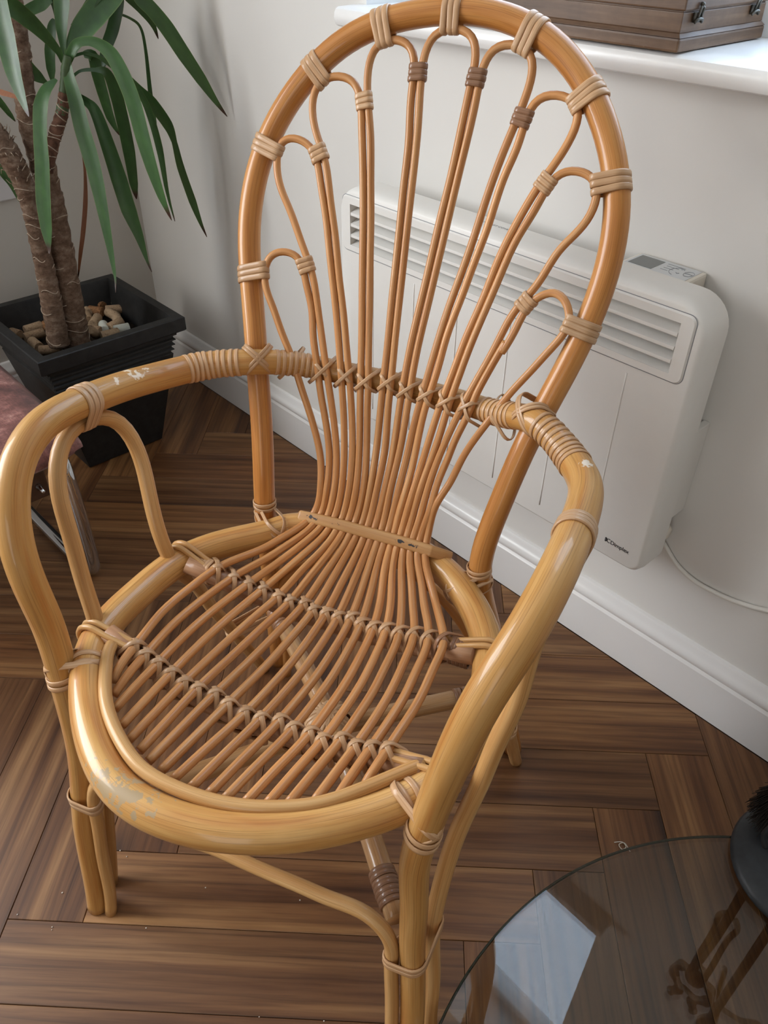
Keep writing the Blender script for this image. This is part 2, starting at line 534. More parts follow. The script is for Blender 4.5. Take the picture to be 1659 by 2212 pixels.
def velvet_mat():
    t = NT('brown_velvet')
    tc = t.n('ShaderNodeTexCoord')
    v = tc.outputs['Object']
    n1 = t.noise(v, 16.0, 6.0, 0.7)
    n2 = t.noise(t.mapping(v, (40, 400, 40)), 1.0, 2.0)
    n3 = t.noise(t.mapping(v, (400, 40, 40)), 1.0, 2.0)
    c = t.ramp(n1, [(0.34, (0.075, 0.024, 0.018)), (0.50, (0.15, 0.052, 0.040)), (0.60, (0.24, 0.10, 0.08)), (0.70, (0.46, 0.25, 0.21))])
    c = t.mix(0.7, c, t.ramp(t.math('MAXIMUM', n2, n3), [(0.48, (0.75, 0.72, 0.72)), (0.66, (1.25, 1.22, 1.2))]), 'MULTIPLY')
    t.l(c, t.b.inputs['Base Color'])
    t.set(Roughness=0.85, Sheen_Weight=0.12, Sheen_Roughness=0.4)
    t.bump(t.math('MAXIMUM', n2, n3), 0.4, 0.001)
    return t.m


M_VELVET = velvet_mat()


def thin_glass(name, tint):
    """clear sheet: mirror part by Fresnel, the rest passes straight through with a tint (per face)"""
    t = NT(name)
    fr = t.n('ShaderNodeFresnel', IOR=1.52)
    geo = t.n('ShaderNodeNewGeometry')          # same reflectance from either side of a face: air to glass
    ior = t.n('ShaderNodeMapRange'); ior.inputs[3].default_value = 1.52; ior.inputs[4].default_value = 1 / 1.52
    t.l(geo.outputs['Backfacing'], ior.inputs[0]); t.l(ior.outputs[0], fr.inputs['IOR'])
    tr = t.n('ShaderNodeBsdfTransparent', Color=(*tint, 1))
    gl = t.n('ShaderNodeBsdfGlossy', Roughness=0.0)
    mx = t.n('ShaderNodeMixShader')
    t.l(fr.outputs[0], mx.inputs[0]); t.l(tr.outputs[0], mx.inputs[1]); t.l(gl.outputs[0], mx.inputs[2])
    t.l(mx.outputs[0], t.t.nodes['Material Output'].inputs['Surface'])
    return t.m


M_GLASS = thin_glass('smoked_glass', (0.80, 0.79, 0.74))
M_PANE = thin_glass('window_pane', (0.97, 0.98, 0.98))

# ------------------------------------------------------------------ room
WX, WY, HC = -2.03, 1.0, 2.5            # left wall face, right wall face, ceiling height
X1, Y1 = 1.95, -2.6
OX0, OX1, OZ0, OZ1 = -1.123, -0.283, 0.93, 2.29   # window over the heater


def structure(o):
    o['kind'] = 'structure'
    return o


m = MB()
m.box((WX, WY, 0), (X1, WY + 0.25, OZ0))
m.box((WX, WY, OZ1), (X1, WY + 0.25, HC))
m.box((WX, WY, OZ0), (OX0, WY + 0.25, OZ1))
m.box((OX1, WY, OZ0), (X1, WY + 0.25, OZ1))
structure(m.build('wall_right', M_WALL, None, False))
m = MB()                                   # left wall with the second window's opening
LY0, LY1, LZ0, LZ1 = -1.80, -0.30, 0.75, 2.1
m.box((WX - 0.2, Y1, 0), (WX, WY + 0.25, LZ0))
m.box((WX - 0.2, Y1, LZ1), (WX, WY + 0.25, HC))
m.box((WX - 0.2, Y1, LZ0), (WX, LY0, LZ1))
m.box((WX - 0.2, LY1, LZ0), (WX, WY + 0.25, LZ1))
structure(m.build('wall_left', M_WALL_SHADED, None, False))
m = MB(); m.box((WX - 0.2, Y1 - 0.2, 0), (X1 + 0.2, Y1, HC)); structure(m.build('wall_front', M_WALL_LOWBOUNCE, None, False))
m = MB(); m.box((X1, Y1, 0), (X1 + 0.2, WY + 0.25, HC)); structure(m.build('wall_rear', M_WALL_LOWBOUNCE, None, False))
m = MB(); m.box((WX - 0.2, Y1 - 0.2, HC), (X1 + 0.2, WY + 0.25, HC + 0.1)); structure(m.build('ceiling', M_CEIL, None, False))

# floor: slab + herringbone planks laid at 45 degrees to the walls
m = MB(); m.box((WX - 0.2, Y1 - 0.2, -0.06), (X1 + 0.2, WY + 0.25, -0.0035))
floor = structure(m.build('floor', M_SUBFLOOR, None, False))
PWID, R2 = 0.1027, math.sqrt(0.5)
E1, E2 = Vector((R2, R2, 0)), Vector((-R2, R2, 0))


def clip(poly, a, b, c):
    out = []
    for i in range(len(poly)):
        p, q = poly[i], poly[(i + 1) % len(poly)]
        dp, dq = a * p[0] + b * p[1] - c, a * q[0] + b * q[1] - c
        if dp <= 0: out.append(p)
        if dp * dq < 0:
            t = dp / (dp - dq)
            out.append((p[0] + (q[0] - p[0]) * t, p[1] + (q[1] - p[1]) * t))
    return out


plank_cache = {}
FX0, FX1, FY0, FY1 = WX + 0.012, 1.0, -0.75, 0.982


def plank(pc, qc, along_p):
    hl, hw = 3 * PWID - 0.00035, PWID / 2 - 0.00035
    c = E1 * pc + E2 * qc
    d = E1 if along_p else E2
    n = Vector((-d.y, d.x, 0))
    poly = [(c.x + d.x * a + n.x * b, c.y + d.y * a + n.y * b) for a, b in ((-hl, -hw), (hl, -hw), (hl, hw), (-hl, hw))]
    inside = all(FX0 < p[0] < FX1 and FY0 < p[1] < FY1 for p in poly)
    if not inside:
        for (a, b, k) in ((1, 0, FX1), (-1, 0, -FX0), (0, 1, FY1), (0, -1, -FY0)):
            poly = clip(poly, a, b, k)
            if len(poly) < 3: return
    rz = math.atan2(d.y, d.x)
    loc = [((p[0] - c.x) * d.x + (p[1] - c.y) * d.y, (p[0] - c.x) * n.x + (p[1] - c.y) * n.y) for p in poly]
    if inside and 'full' in plank_cache:
        me = plank_cache['full']
    else:
        # top face set in by a tiny bevel, then the side
        cxm = sum(p[0] for p in loc) / len(loc); cym = sum(p[1] for p in loc) / len(loc)
        k = len(loc)
        e = 0.0007

        def inset(p):
            return (p[0] - math.copysign(min(e, abs(p[0] - cxm)), p[0] - cxm), p[1] - math.copysign(min(e, abs(p[1] - cym)), p[1] - cym))
        V = [(*inset(p), 0.0) for p in loc] + [(*p, -0.0007) for p in loc] + [(*p, -0.004) for p in loc]
        F = [tuple(range(k))]
        for i in range(k):
            j = (i + 1) % k
            F.append((i + k, j + k, j, i)); F.append((i + 2 * k, j + 2 * k, j + k, i + k))
        me = bpy.data.meshes.new('plank')
        me.from_pydata(V, [], F)
        me.materials.append(M_PLANK)
        me.update()
        if inside: plank_cache['full'] = me
    o = bpy.data.objects.new('plank', me)
    COL.objects.link(o)
    o.location = (c.x, c.y, 0)
    o.rotation_euler = (0, 0, rz)
    o.parent = floor


for i in range(-26, 27):
    for k in range(-2, 3):
        pr = 0.306 + i * PWID + 12 * PWID * k
        qa = 0.5895 + i * PWID
        for (pc, qc, al) in ((pr - 3 * PWID, qa + PWID / 2, True), (pr + PWID / 2, qa + PWID - 3 * PWID, False)):
            c = E1 * pc + E2 * qc
            if FX0 - 0.35 < c.x < FX1 + 0.35 and FY0 - 0.35 < c.y < FY1 + 0.35: plank(pc, qc, al)

# skirting boards: square lower board with a rounded moulding on top
SK = [(0.0, 0.0), (-0.016, 0.0), (-0.016, 0.088), (-0.0135, 0.0915), (-0.0125, 0.0935), (-0.0155, 0.0975), (-0.0165, 0.103), (-0.0155, 0.1085), (-0.0125, 0.113),
      (-0.0095, 0.117), (-0.008, 0.123), (-0.0055, 0.1275), (-0.001, 0.1295), (0.0, 0.1295)]


def skirting(name, a, b, nx, ny):
    mb = MB()
    V, F = [], []
    for e in (a, b):
        for (d, z) in SK: V.append((e[0] - nx * d, e[1] - ny * d, z))
    n = len(SK)
    for i in range(n): F.append((i, (i + 1) % n, n + (i + 1) % n, n + i))
    F += [tuple(range(n)), tuple(range(2 * n - 1, n - 1, -1))]
    mb.add(V, F)
    return structure(auto_smooth(mb.build(name, M_SKIRT, None, True), 0.6))


skirting('baseboard_right', (WX, WY), (X1, WY), 0, -1)
skirting('baseboard_left', (WX, WY - 0.016), (WX, Y1), 1, 0)

# window over the heater: sill board with a rounded nose, frame and pane
win = structure(empty('window_1', (-0.70, 1.12, OZ0)))


def child(o, parent):
    o.parent = parent
    o.matrix_parent_inverse = Matrix.Translation(-Vector(parent.location)) if parent.rotation_euler.z == 0 else parent.matrix_basis.inverted()
    return o


m = MB()
prof = [(1.19, 0.931), (0.958, 0.931), (0.9525, 0.9335), (0.9495, 0.9385), (0.9485, 0.9445), (0.9495, 0.9505), (0.9525, 0.9555), (0.958, 0.958), (1.19, 0.9595)]
prof2 = [(max(y, 1.0), z) for y, z in prof]
n = len(prof)
xs = [OX0 - 0.020, OX0, OX1, OX1 + 0.020]
# horns at both ends of the nose are part of the same board
V, F = [], []
for x in (xs[0], xs[3]):
    for (y, z) in prof: V.append((x, min(y, 0.9995), z))
for i in range(n): F.append((i, (i + 1) % n, n + (i + 1) % n, n + i))
F += [tuple(range(n)), tuple(range(2 * n - 1, n - 1, -1))]
m.add(V, F)
m.box((OX0 + 0.0005, 0.998, 0.9315), (OX1 - 0.0005, 1.19, 0.9592))
child(auto_smooth(m.build('window_sill', M_SILL, None, True), 0.6), win)
m = MB()
for (lo, hi) in (((OX0, 1.17, 0.9595), (OX0 + 0.05, 1.23, OZ1)), ((OX1 - 0.05, 1.17, 0.9595), (OX1, 1.23, OZ1)),
                 ((OX0 + 0.05, 1.17, 0.9595), (OX1 - 0.05, 1.23, 1.005)), ((OX0 + 0.05, 1.17, OZ1 - 0.05), (OX1 - 0.05, 1.23, OZ1))):
    m.box(lo, hi)
child(m.build('window_frame', M_PVC, None, False, 0.003), win)
m = MB(); m.box((OX0 + 0.05, 1.197, 1.005), (OX1 - 0.05, 1.203, OZ1 - 0.05))
child(m.build('window_pane', M_PANE, None, False), win)

# second window (left wall), out of the picture: frame only around the daylight
win2 = structure(empty('window_2', (WX - 0.1, -1.05, LZ0)))
m = MB()
for (lo, hi) in (((WX - 0.15, LY0, LZ0), (WX - 0.09, LY0 + 0.05, LZ1)), ((WX - 0.15, LY1 - 0.05, LZ0), (WX - 0.09, LY1, LZ1)),
                 ((WX - 0.15, LY0 + 0.05, LZ0), (WX - 0.09, LY1 - 0.05, LZ0 + 0.05)), ((WX - 0.15, LY0 + 0.05, LZ1 - 0.05), (WX - 0.09, LY1 - 0.05, LZ1))):
    m.box(lo, hi)
child(m.build('window_frame', M_PVC, None, False, 0.003), win2)

# socket plate low on the left wall, behind the plant
sk = empty('wall_socket', (WX, 0.612, 0.559))
tag(sk, 'pale grey wall socket plate behind the plant leaves at the left edge', 'wall socket')
m = MB(); m.box((0, -0.073, -0.043), (0.009, 0.073, 0.043)); m.build('face_plate', M_SOCKET, sk, False, 0.003)
for y in (-0.05, 0.035):
    m = MB(); m.box((0.009, y, 0.012), (0.0125, y + 0.015, 0.03)); m.build('switch', M_SOCKET, sk, False, 0.001)

# ------------------------------------------------------------------ the rattan armchair
CH = json.loads((
    '{"hoop":[[-2170,8040,0],[-2152,8018,325],[-2062,7893,863],[-1896,7660,1723],[-1872,7637,2612],[-1636,7302,3453],[-1598,7248,4338],[-1699,7524,5208],'
    '[-1880,7809,6016],[-2117,8203,6784],[-2367,8564,7559],[-2367,8960,8372],[-2004,9317,9122],[-1385,9608,9727],[-524,9727,9974],[378,9755,10032],[1227,'
    '9610,9730],[1830,9311,9111],[2190,8960,8373],[2208,8560,7550],[2023,8197,6771],[1774,7800,6001],[1626,7514,5184],[1473,7236,4325],[1699,7373,3447],'
    '[1792,7651,2610],[1971,7684,1714],[2085,7917,864],[2164,8035,332],[2228,8055,0]],"arm":[[-2162,3187,0],[-2160,3241,271],[-2166,3303,628],[-2184,3380,'
    '1148],[-2195,3488,1778],[-2170,3631,2352],[-2153,3755,2938],[-2191,3840,3529],[-2202,3900,4128],[-2297,4007,4708],[-2400,3994,5308],[-2533,4122,5872],'
    '[-2711,4491,6358],[-2801,5056,6565],[-2776,5667,6481],[-2756,6252,6380],[-2683,6828,6249],[-2431,7412,6201],[-1837,7627,6278],[-1427,8046,6165],[-880,'
    '8281,6025],[-288,8388,5992],[311,8380,5969],[906,8284,6012],[1440,8004,6116],[1878,7710,6417],[2406,7394,6156],[2686,6847,6266],[2751,6258,6366],'
    '[2782,5678,6490],[2792,5071,6561],[2721,4492,6360],[2528,4125,5885],[2406,4001,5315],[2299,4002,4718],[2210,3898,4136],[2138,3773,3555],[2224,3713,'
    '2954],[2240,3622,2366],[2311,3554,1786],[2368,3473,1153],[2401,3398,609],[2431,3351,252],[2458,3321,0]],"loopL":[[-2222,3527,0],[-2220,3590,261],'
    '[-2223,3675,615],[-2233,3801,1146],[-2235,3953,1778],[-2225,4095,2363],[-2259,4229,2941],[-2249,4375,3539],[-2176,4530,4134],[-2378,4635,4705],[-2539,'
    '4804,5259],[-2718,4917,5840],[-2846,5332,6313],[-2772,6083,6173],[-2568,6168,5554],[-2416,5976,5002],[-2213,5814,4431],[-2113,5925,3857],[-2306,6405,'
    '3333],[-2203,6495,2761],[-2258,6796,2209],[-2276,7038,1674],[-2281,7284,1088],[-2307,7534,559],[-2318,7687,223],[-2320,7780,0]],"loopR":[[2578,3681,'
    '0],[2509,3704,184],[2484,3787,596],[2444,3900,1164],[2334,4001,1750],[2328,4126,2337],[2356,4258,2920],[2408,4395,3502],[2528,4545,4070],[2585,4683,'
    '4651],[2721,4842,5214],[2687,4892,5834],[2855,5336,6303],[2769,6017,6185],[2599,6268,5617],[2428,6245,5007],[2290,6129,4392],[2212,6096,3800],[2219,'
    '6302,3252],[2256,6613,2717],[2268,6843,2167],[2288,7089,1642],[2311,7362,1066],[2328,7597,550],[2339,7749,221],[2348,7855,0]],"ring":[[-1220,7170,'
    '4100],[-1346,6946,4100],[-1741,6634,4100],[-2178,5999,4100],[-2211,5237,4100],[-2254,4463,4100],[-1808,3818,4100],[-1269,3308,4100],[-616,2907,4100],'
    '[163,2906,4100],[884,3150,4100],[1500,3562,4100],[2056,4113,4100],[2275,4831,4100],[2247,5606,4100],[2029,6326,4100],[1568,6938,4100],[962,7393,4100],'
    '[219,7593,4100],[-542,7480,4100],[-1005,7345,4100],[-1220,7170,4100]],"rim":[[-1838,4350,4240],[-1806,4229,4240],[-1661,4033,4240],[-1436,3741,4240],'
    '[-1156,3505,4240],[-840,3318,4240],[-504,3166,4240],[-131,3147,4240],[233,3166,4240],[594,3244,4240],[930,3390,4240],[1250,3574,4240],[1502,3845,'
    '4240],[1731,4128,4240],[1885,4318,4240],[1965,4410,4240]],"rod1":[[-1575,4014,4080],[-1583,4090,4181],[-1577,4313,4244],[-1611,4648,4239],[-1666,4983,'
    '4228],[-1648,5321,4213],[-1603,5654,4198],[-1566,5997,4177],[-1394,6280,4187],[-1229,6611,4136],[-1083,6843,4221],[-936,7234,4205],[-821,7422,4416],'
    '[-808,7477,4791],[-895,7666,5052],[-1009,7743,5370],[-1148,7821,5665],[-1297,7884,5961],[-1429,7971,6261],[-1613,8037,6525],[-1766,8128,6834],[-1944,'
    '8192,7090],[-1951,8381,7459],[-1528,8494,7464],[-1412,8361,7113],[-1273,8281,6843],[-1227,8148,6517],[-1115,8050,6224],[-1031,7937,5912],[-925,7852,'
    '5605],[-817,7746,5303],[-753,7639,4986],[-715,7450,4709],[-757,7418,4332],[-839,7116,4200],[-983,6793,4158],[-1104,6497,4112],[-1278,6192,4090],'
    '[-1374,5876,4080],[-1420,5537,4112],[-1465,5203,4132],[-1478,4867,4153],[-1442,4531,4182],[-1447,4191,4183],[-1454,3975,4114],[-1455,3868,4080]],'
    '"rod2":[[-1324,3727,4080],[-1316,3863,4093],[-1296,4135,4121],[-1273,4544,4123],[-1299,4955,4070],[-1259,5358,4052],[-1204,5772,4016],[-1120,6165,'
    '4006],[-955,6568,4068],[-778,6864,4197],[-679,7356,4223],[-611,7446,4637],[-647,7644,4999],[-734,7789,5372],[-849,7918,5746],[-975,8036,6116],[-1094,'
    '8171,6488],[-1216,8297,6853],[-1331,8435,7233],[-1545,8529,7559],[-1748,8653,7920],[-1981,8734,8193],[-2074,8982,8689],[-1555,9019,8631],[-1418,8844,'
    '8216],[-1284,8725,7887],[-1175,8577,7494],[-1065,8448,7134],[-953,8315,6756],[-854,8177,6385],[-762,8040,6008],[-666,7899,5638],[-597,7769,5249],'
    '[-521,7573,4904],[-530,7437,4492],[-587,7242,4179],[-695,6771,4150],[-851,6447,4006],[-982,6039,3934],[-1031,5638,3970],[-1086,5228,3984],[-1097,4822,'
    '4022],[-1091,4412,4070],[-1112,4002,4063],[-1122,3731,4065],[-1128,3593,4065]],"rod3":[[-955,3490,4048],[-948,3642,4042],[-933,3939,4030],[-912,4390,'
    '4024],[-899,4838,3962],[-870,5284,3921],[-810,5731,3905],[-736,6185,3874],[-624,6571,4068],[-484,7036,4156],[-454,7424,4336],[-396,7514,4827],[-473,'
    '7761,5189],[-546,7903,5619],[-654,8067,6022],[-772,8211,6433],[-880,8365,6843],[-1017,8502,7247],[-1119,8658,7665],[-1266,8796,8053],[-1386,8970,'
    '8483],[-1649,9082,8796],[-1737,9323,9281],[-1123,9378,9348],[-1008,9163,8863],[-926,9028,8508],[-831,8843,8046],[-771,8704,7660],[-704,8541,7228],'
    '[-634,8389,6814],[-568,8229,6398],[-509,8068,5981],[-434,7900,5571],[-371,7746,5148],[-296,7498,4781],[-367,7410,4295],[-391,6964,4157],[-493,6536,'
    '4027],[-579,6135,3832],[-645,5678,3871],[-696,5231,3880],[-728,4787,3932],[-757,4338,3989],[-762,3888,4007],[-773,3592,4028],[-778,3439,4037]],'
    '"rod4":[[-620,3377,4032],[-610,3536,4019],[-589,3845,3992],[-566,4313,3957],[-531,4782,3898],[-496,5245,3844],[-455,5714,3837],[-402,6198,3816],[-322,'
    '6585,4065],[-283,7113,4142],[-247,7441,4416],[-198,7566,4912],[-298,7825,5286],[-362,7968,5741],[-434,8157,6162],[-508,8314,6599],[-574,8487,7038],'
    '[-647,8636,7468],[-713,8809,7914],[-797,8961,8333],[-873,9147,8795],[-1013,9288,9152],[-1086,9540,9697],[-451,9552,9725],[-465,9308,9160],[-382,9167,'
    '8798],[-366,8976,8300],[-337,8831,7902],[-306,8657,7448],[-286,8498,7009],[-244,8326,6574],[-226,8160,6131],[-182,7969,5707],[-154,7808,5255],[-116,'
    '7552,4874],[-147,7432,4375],[-198,7074,4139],[-185,6551,4044],[-255,6168,3793],[-275,5673,3820],[-299,5207,3823],[-332,4743,3880],[-367,4273,3934],'
    '[-401,3808,3982],[-426,3500,4013],[-438,3341,4029]],"rod5":[[-270,3317,4028],[-247,3478,4010],[-210,3790,3976],[-132,4257,3920],[-97,4736,3866],[-74,'
    '5209,3811],[-70,5684,3808],[-88,6188,3790],[-48,6575,4058],[-78,7118,4133],[-57,7443,4433],[-35,7590,4921],[-24,7834,5321],[-95,8002,5776],[-128,8196,'
    '6207],[-164,8361,6659],[-194,8538,7100],[-218,8697,7548],[-251,8877,8011],[-267,9020,8414],[-304,9217,8920],[-368,9365,9294],[-403,9606,9847],[256,'
    '9613,9864],[235,9374,9312],[218,9223,8932],[201,9025,8423],[153,8883,8026],[126,8705,7560],[94,8540,7118],[54,8373,6669],[45,8199,6223],[55,8013,'
    '5782],[83,7827,5340],[75,7605,4921],[38,7443,4444],[34,7119,4150],[93,6586,4055],[82,6193,3795],[106,5692,3807],[111,5217,3812],[90,4743,3865],[59,'
    '4264,3917],[-7,3795,3972],[-37,3482,4007],[-56,3322,4026]],"rod6":[[142,3336,4025],[160,3495,4007],[188,3803,3973],[257,4267,3925],[284,4740,3876],'
    '[299,5208,3823],[287,5675,3820],[256,6172,3801],[240,6564,4041],[134,7069,4155],[140,7431,4403],[142,7582,4882],[167,7805,5291],[166,7987,5730],[145,'
    '8173,6163],[147,8345,6604],[185,8512,7045],[214,8674,7484],[248,8848,7939],[272,8995,8341],[313,9184,8838],[335,9329,9206],[314,9570,9768],[957,9558,'
    '9737],[879,9308,9185],[774,9165,8828],[672,8976,8335],[620,8835,7941],[541,8661,7489],[442,8506,7056],[387,8335,6620],[335,8170,6179],[287,7986,5750],'
    '[278,7811,5304],[255,7590,4897],[230,7436,4421],[222,7097,4153],[367,6584,4060],[412,6192,3823],[455,5701,3837],[481,5232,3843],[478,4764,3894],[459,'
    '4290,3942],[368,3828,3976],[336,3520,4009],[313,3361,4024]],"rod7":[[517,3417,4025],[539,3568,4014],[571,3862,3986],[668,4304,3973],[677,4755,3928],'
    '[677,5200,3878],[644,5651,3869],[603,6099,3854],[526,6541,3990],[383,6901,4185],[295,7389,4281],[343,7493,4762],[373,7741,5123],[381,7895,5556],[386,'
    '8077,5967],[473,8234,6383],[488,8400,6802],[595,8551,7213],[667,8712,7637],[763,8853,8020],[806,9047,8520],[942,9152,8830],[931,9390,9362],[1582,9350,'
    '9322],[1455,9117,8831],[1242,8996,8506],[1076,8834,8085],[947,8703,7708],[875,8535,7266],[749,8394,6865],[682,8232,6450],[582,8083,6033],[537,7904,'
    '5629],[474,7772,5183],[447,7520,4831],[389,7415,4347],[443,6999,4164],[652,6584,4063],[764,6184,3892],[812,5727,3906],[856,5279,3915],[857,4832,3956],'
    '[856,4382,4008],[772,3937,4003],[737,3642,4022],[718,3491,4030]],"rod8":[[907,3578,4041],[926,3716,4039],[957,3986,4030],[1039,4393,4053],[1041,4806,'
    '4010],[1047,5216,3971],[1001,5627,3961],[984,6038,3944],[844,6442,4001],[693,6779,4145],[493,7201,4210],[502,7454,4501],[535,7586,4914],[581,7781,'
    '5265],[665,7906,5661],[692,8065,6036],[763,8208,6420],[829,8353,6797],[928,8495,7184],[1015,8619,7535],[1108,8777,7948],[1281,8883,8263],[1393,9071,'
    '8705],[1934,8999,8680],[1913,8768,8232],[1613,8695,7953],[1512,8539,7563],[1256,8457,7246],[1159,8314,6861],[1025,8189,6497],[887,8061,6125],[779,'
    '7932,5755],[685,7798,5366],[636,7634,4999],[622,7474,4611],[549,7294,4247],[798,6849,4197],[936,6559,4055],[1158,6157,4016],[1191,5752,4020],[1239,'
    '5337,4039],[1245,4929,4056],[1240,4515,4115],[1186,4108,4083],[1145,3835,4065],[1134,3698,4067]],"rod9":[[1317,3825,4080],[1328,3940,4096],[1362,4169,'
    '4141],[1408,4516,4174],[1417,4868,4130],[1432,5219,4115],[1395,5566,4107],[1383,5932,4080],[1291,6257,4101],[1075,6575,4099],[944,6848,4196],[716,'
    '7176,4253],[653,7434,4440],[754,7522,4835],[730,7689,5089],[848,7819,5509],[858,7890,5666],[1040,8054,6201],[988,8072,6199],[1332,8386,7123],[1180,'
    '8221,6654],[1353,8350,7049],[1405,8476,7367],[1748,8513,7617],[2022,8283,7311],[1808,8190,6997],[1645,8115,6716],[1446,8039,6424],[1299,7951,6122],'
    '[1137,7873,5816],[1001,7794,5505],[926,7699,5163],[773,7548,4896],[758,7467,4509],[783,7251,4263],[1021,6886,4266],[1196,6669,4126],[1390,6336,4187],'
    '[1574,6047,4175],[1574,5678,4185],[1609,5330,4195],[1612,4978,4203],[1587,4625,4232],[1565,4277,4242],[1509,4053,4144],[1508,3958,4080]],'
    '"apronF":[[-1947,3197,0],[-1933,3237,202],[-1926,3279,439],[-1933,3322,746],[-1946,3371,1137],[-1930,3429,1553],[-1927,3487,1919],[-1972,3543,2270],'
    '[-1791,3622,2761],[-1326,3552,2327],[-931,3535,2221],[-577,3551,2317],[-218,3566,2414],[172,3566,2412],[572,3569,2432],[957,3576,2474],[1318,3576,'
    '2474],[1740,3594,2587],[2077,3551,2315],[2073,3483,1903],[2115,3436,1537],[2152,3382,1134],[2178,3328,755],[2199,3286,453],[2219,3252,212],[2238,3223,'
    '0]],"apronR":[[-1900,7850,0],[-1856,7848,325],[-1828,7833,706],[-1833,7789,1200],[-1874,7705,1851],[-1744,7639,2452],[-1328,7653,2933],[-902,7647,'
    '3342],[-327,7652,3655],[286,7648,3696],[861,7653,3349],[1252,7641,2979],[1622,7658,2336],[1843,7718,1769],[1954,7778,1271],[1993,7815,820],[1984,7836,'
    '402],[1950,7850,0]],"ties":{"seat_back":[[-1537,6009,4182],[-1320,6045,4085],[-1129,6093,4013],[-946,6135,3958],[-736,6144,3905],[-571,6155,3875],'
    '[-399,6177,3859],[-242,6195,3851],[-78,6205,3847],[87,6203,3847],[256,6212,3859],[408,6208,3872],[582,6204,3896],[751,6189,3925],[931,6179,3967],'
    '[1131,6148,4022],[1326,6119,4091],[1521,6105,4179]],"seat_front":[[-1593,4460,4239],[-1446,4446,4180],[-1282,4455,4118],[-1095,4437,4060],[-912,4421,'
    '4012],[-750,4426,3975],[-556,4430,3941],[-355,4434,3915],[-121,4424,3902],[69,4437,3899],[266,4446,3906],[462,4438,3927],[665,4421,3960],[846,4418,'
    '3997],[1031,4448,4040],[1226,4431,4102],[1396,4439,4161],[1572,4414,4233]],"rail":[[-1027,8023,6107],[-746,8091,6129],[-478,8129,6125],[-170,8149,'
    '6116],[105,8154,6121],[398,8143,6139],[679,8117,6163],[975,8062,6173]],"rail_single":[[-1349,7924,6091],[1326,7974,6194]],"node":[[-1446,8439,7302],'
    '[-1487,8961,8487],[-1009,9251,9055],[-419,9416,9408],[283,9428,9436],[898,9256,9056],[1316,8988,8504],[1391,8482,7372]],"hoopwrap":[[-2180,8340,7085],'
    '[-2231,9038,8538],[-1796,9426,9347],[-949,9666,9847],[-130,9726,9972],[780,9674,9864],[1544,9443,9384],[2056,9061,8587],[2097,8375,7158]],'
    '"loopwrap":[[-1921,8239,7165],[-1979,8895,8498],[-1577,9295,9212],[-875,9528,9671],[-89,9602,9838],[685,9541,9699],[1398,9327,9260],[1870,8943,8560],'
    '[1909,8291,7261]],"waist":[[-1002,7330,4244],[-548,7330,4291],[-46,7330,4308],[439,7330,4325],[817,7330,4321]]}}'))
NRM = Vector((0.923380, 0.383888, 0))
chair = empty('rattan_armchair', (-0.320690, -0.133324, 0), 0.39400284)
tag(chair, 'honey-coloured rattan armchair with a fan-shaped loop back and slatted cane seat', 'armchair')
U, Vv, Wz = Vector((1, 0, 0)), Vector((0, 1, 0)), Vector((0, 0, 1))


def unpack(k): return np.array(CH[k], float) / 1e4


def curve(k, n): return [Vector(p) for p in bspline(unpack(k), n)]


hoop = curve('hoop', 200)
arm = curve('arm', 300)
loopL, loopR = curve('loopL', 110), curve('loopR', 110)
ring = curve('ring', 160)
rim = curve('rim', 90)
apF, apR = curve('apronF', 110), curve('apronR', 90)
rods = [curve('rod%d' % i, 300) for i in range(1, 10)]
TIE = {k: [Vector([c / 1e4 for c in p]) for p in v] for k, v in CH['ties'].items()}
R_HOOP, R_RING, R_ROD, R_LOOP = 0.0145, 0.0192, 0.0052, 0.0095
R_FAN = 0.0046


def nearest(P, q):
    i = min(range(len(P)), key=lambda j: (P[j] - q).length_squared)
    a, b = P[max(i - 1, 0)], P[min(i + 1, len(P) - 1)]
    return P[i], (b - a).normalized(), i


def arm_r(p):
    k = min(max((0.5 - p.z) / 0.25, 0), 1)
    return 0.0176 - 0.0036 * k if abs(p.x) > 0.19 else 0.0150


def smooth_r(P, f, w=6):
    r = [f(p) for p in P]
    return [sum(r[max(0, i - w):i + w + 1]) / len(r[max(0, i - w):i + w + 1]) for i in range(len(r))]


def tube_part(name, P, r, mat, seg=18, closed=False, label=None):
    mb = MB()
    if closed: P = P[:-1]
    mb.tube(P, r, seg, True, closed)
    o = mb.build(name, mat, chair)
    if label: o['label'] = label
    return o


ARM_R = smooth_r(arm, arm_r, 8)
tube_part('back_hoop', hoop, R_HOOP, C_POLE, 22)
tube_part('arm_rail', arm, ARM_R, C_ARM, 22)
tube_part('side_loop', loopL, R_LOOP, C_ROD2, 16)
tube_part('side_loop', loopR, R_LOOP, C_ROD2, 16)
tube_part('seat_ring', ring, R_RING, C_RING, 24, True)
tube_part('seat_rim', rim, 0.0072, C_ROD2, 14)
tube_part('front_apron_rod', apF, 0.0080, C_ROD2, 14)
tube_part('rear_apron_rod', apR, 0.0080, C_POLE, 14)
for P in rods: tube_part('cane_rod', P, [R_ROD + (R_FAN - R_ROD) * min(max((p.z - 0.40) / 0.15, 0), 1) if p.y > 0.66 else R_ROD for p in P], C_ROD, 10)


def crossbar(T, name):
    s = R_ROD + 0.0125
    P = []
    for p in T:
        P.append(p - Wz * s)
    # straighten a little, then run the ends to the ring
    a, b = P[0], P[-1]
    da, db = (P[0] - P[3]).normalized(), (P[-1] - P[-4]).normalized()
    P = [a + da * 0.045] + P + [b + db * 0.045]
    P = [Vector(p) for p in bspline([tuple(p) for p in P], 60)]
    tube_part(name, P, 0.0125, C_BAR, 14)
    return P


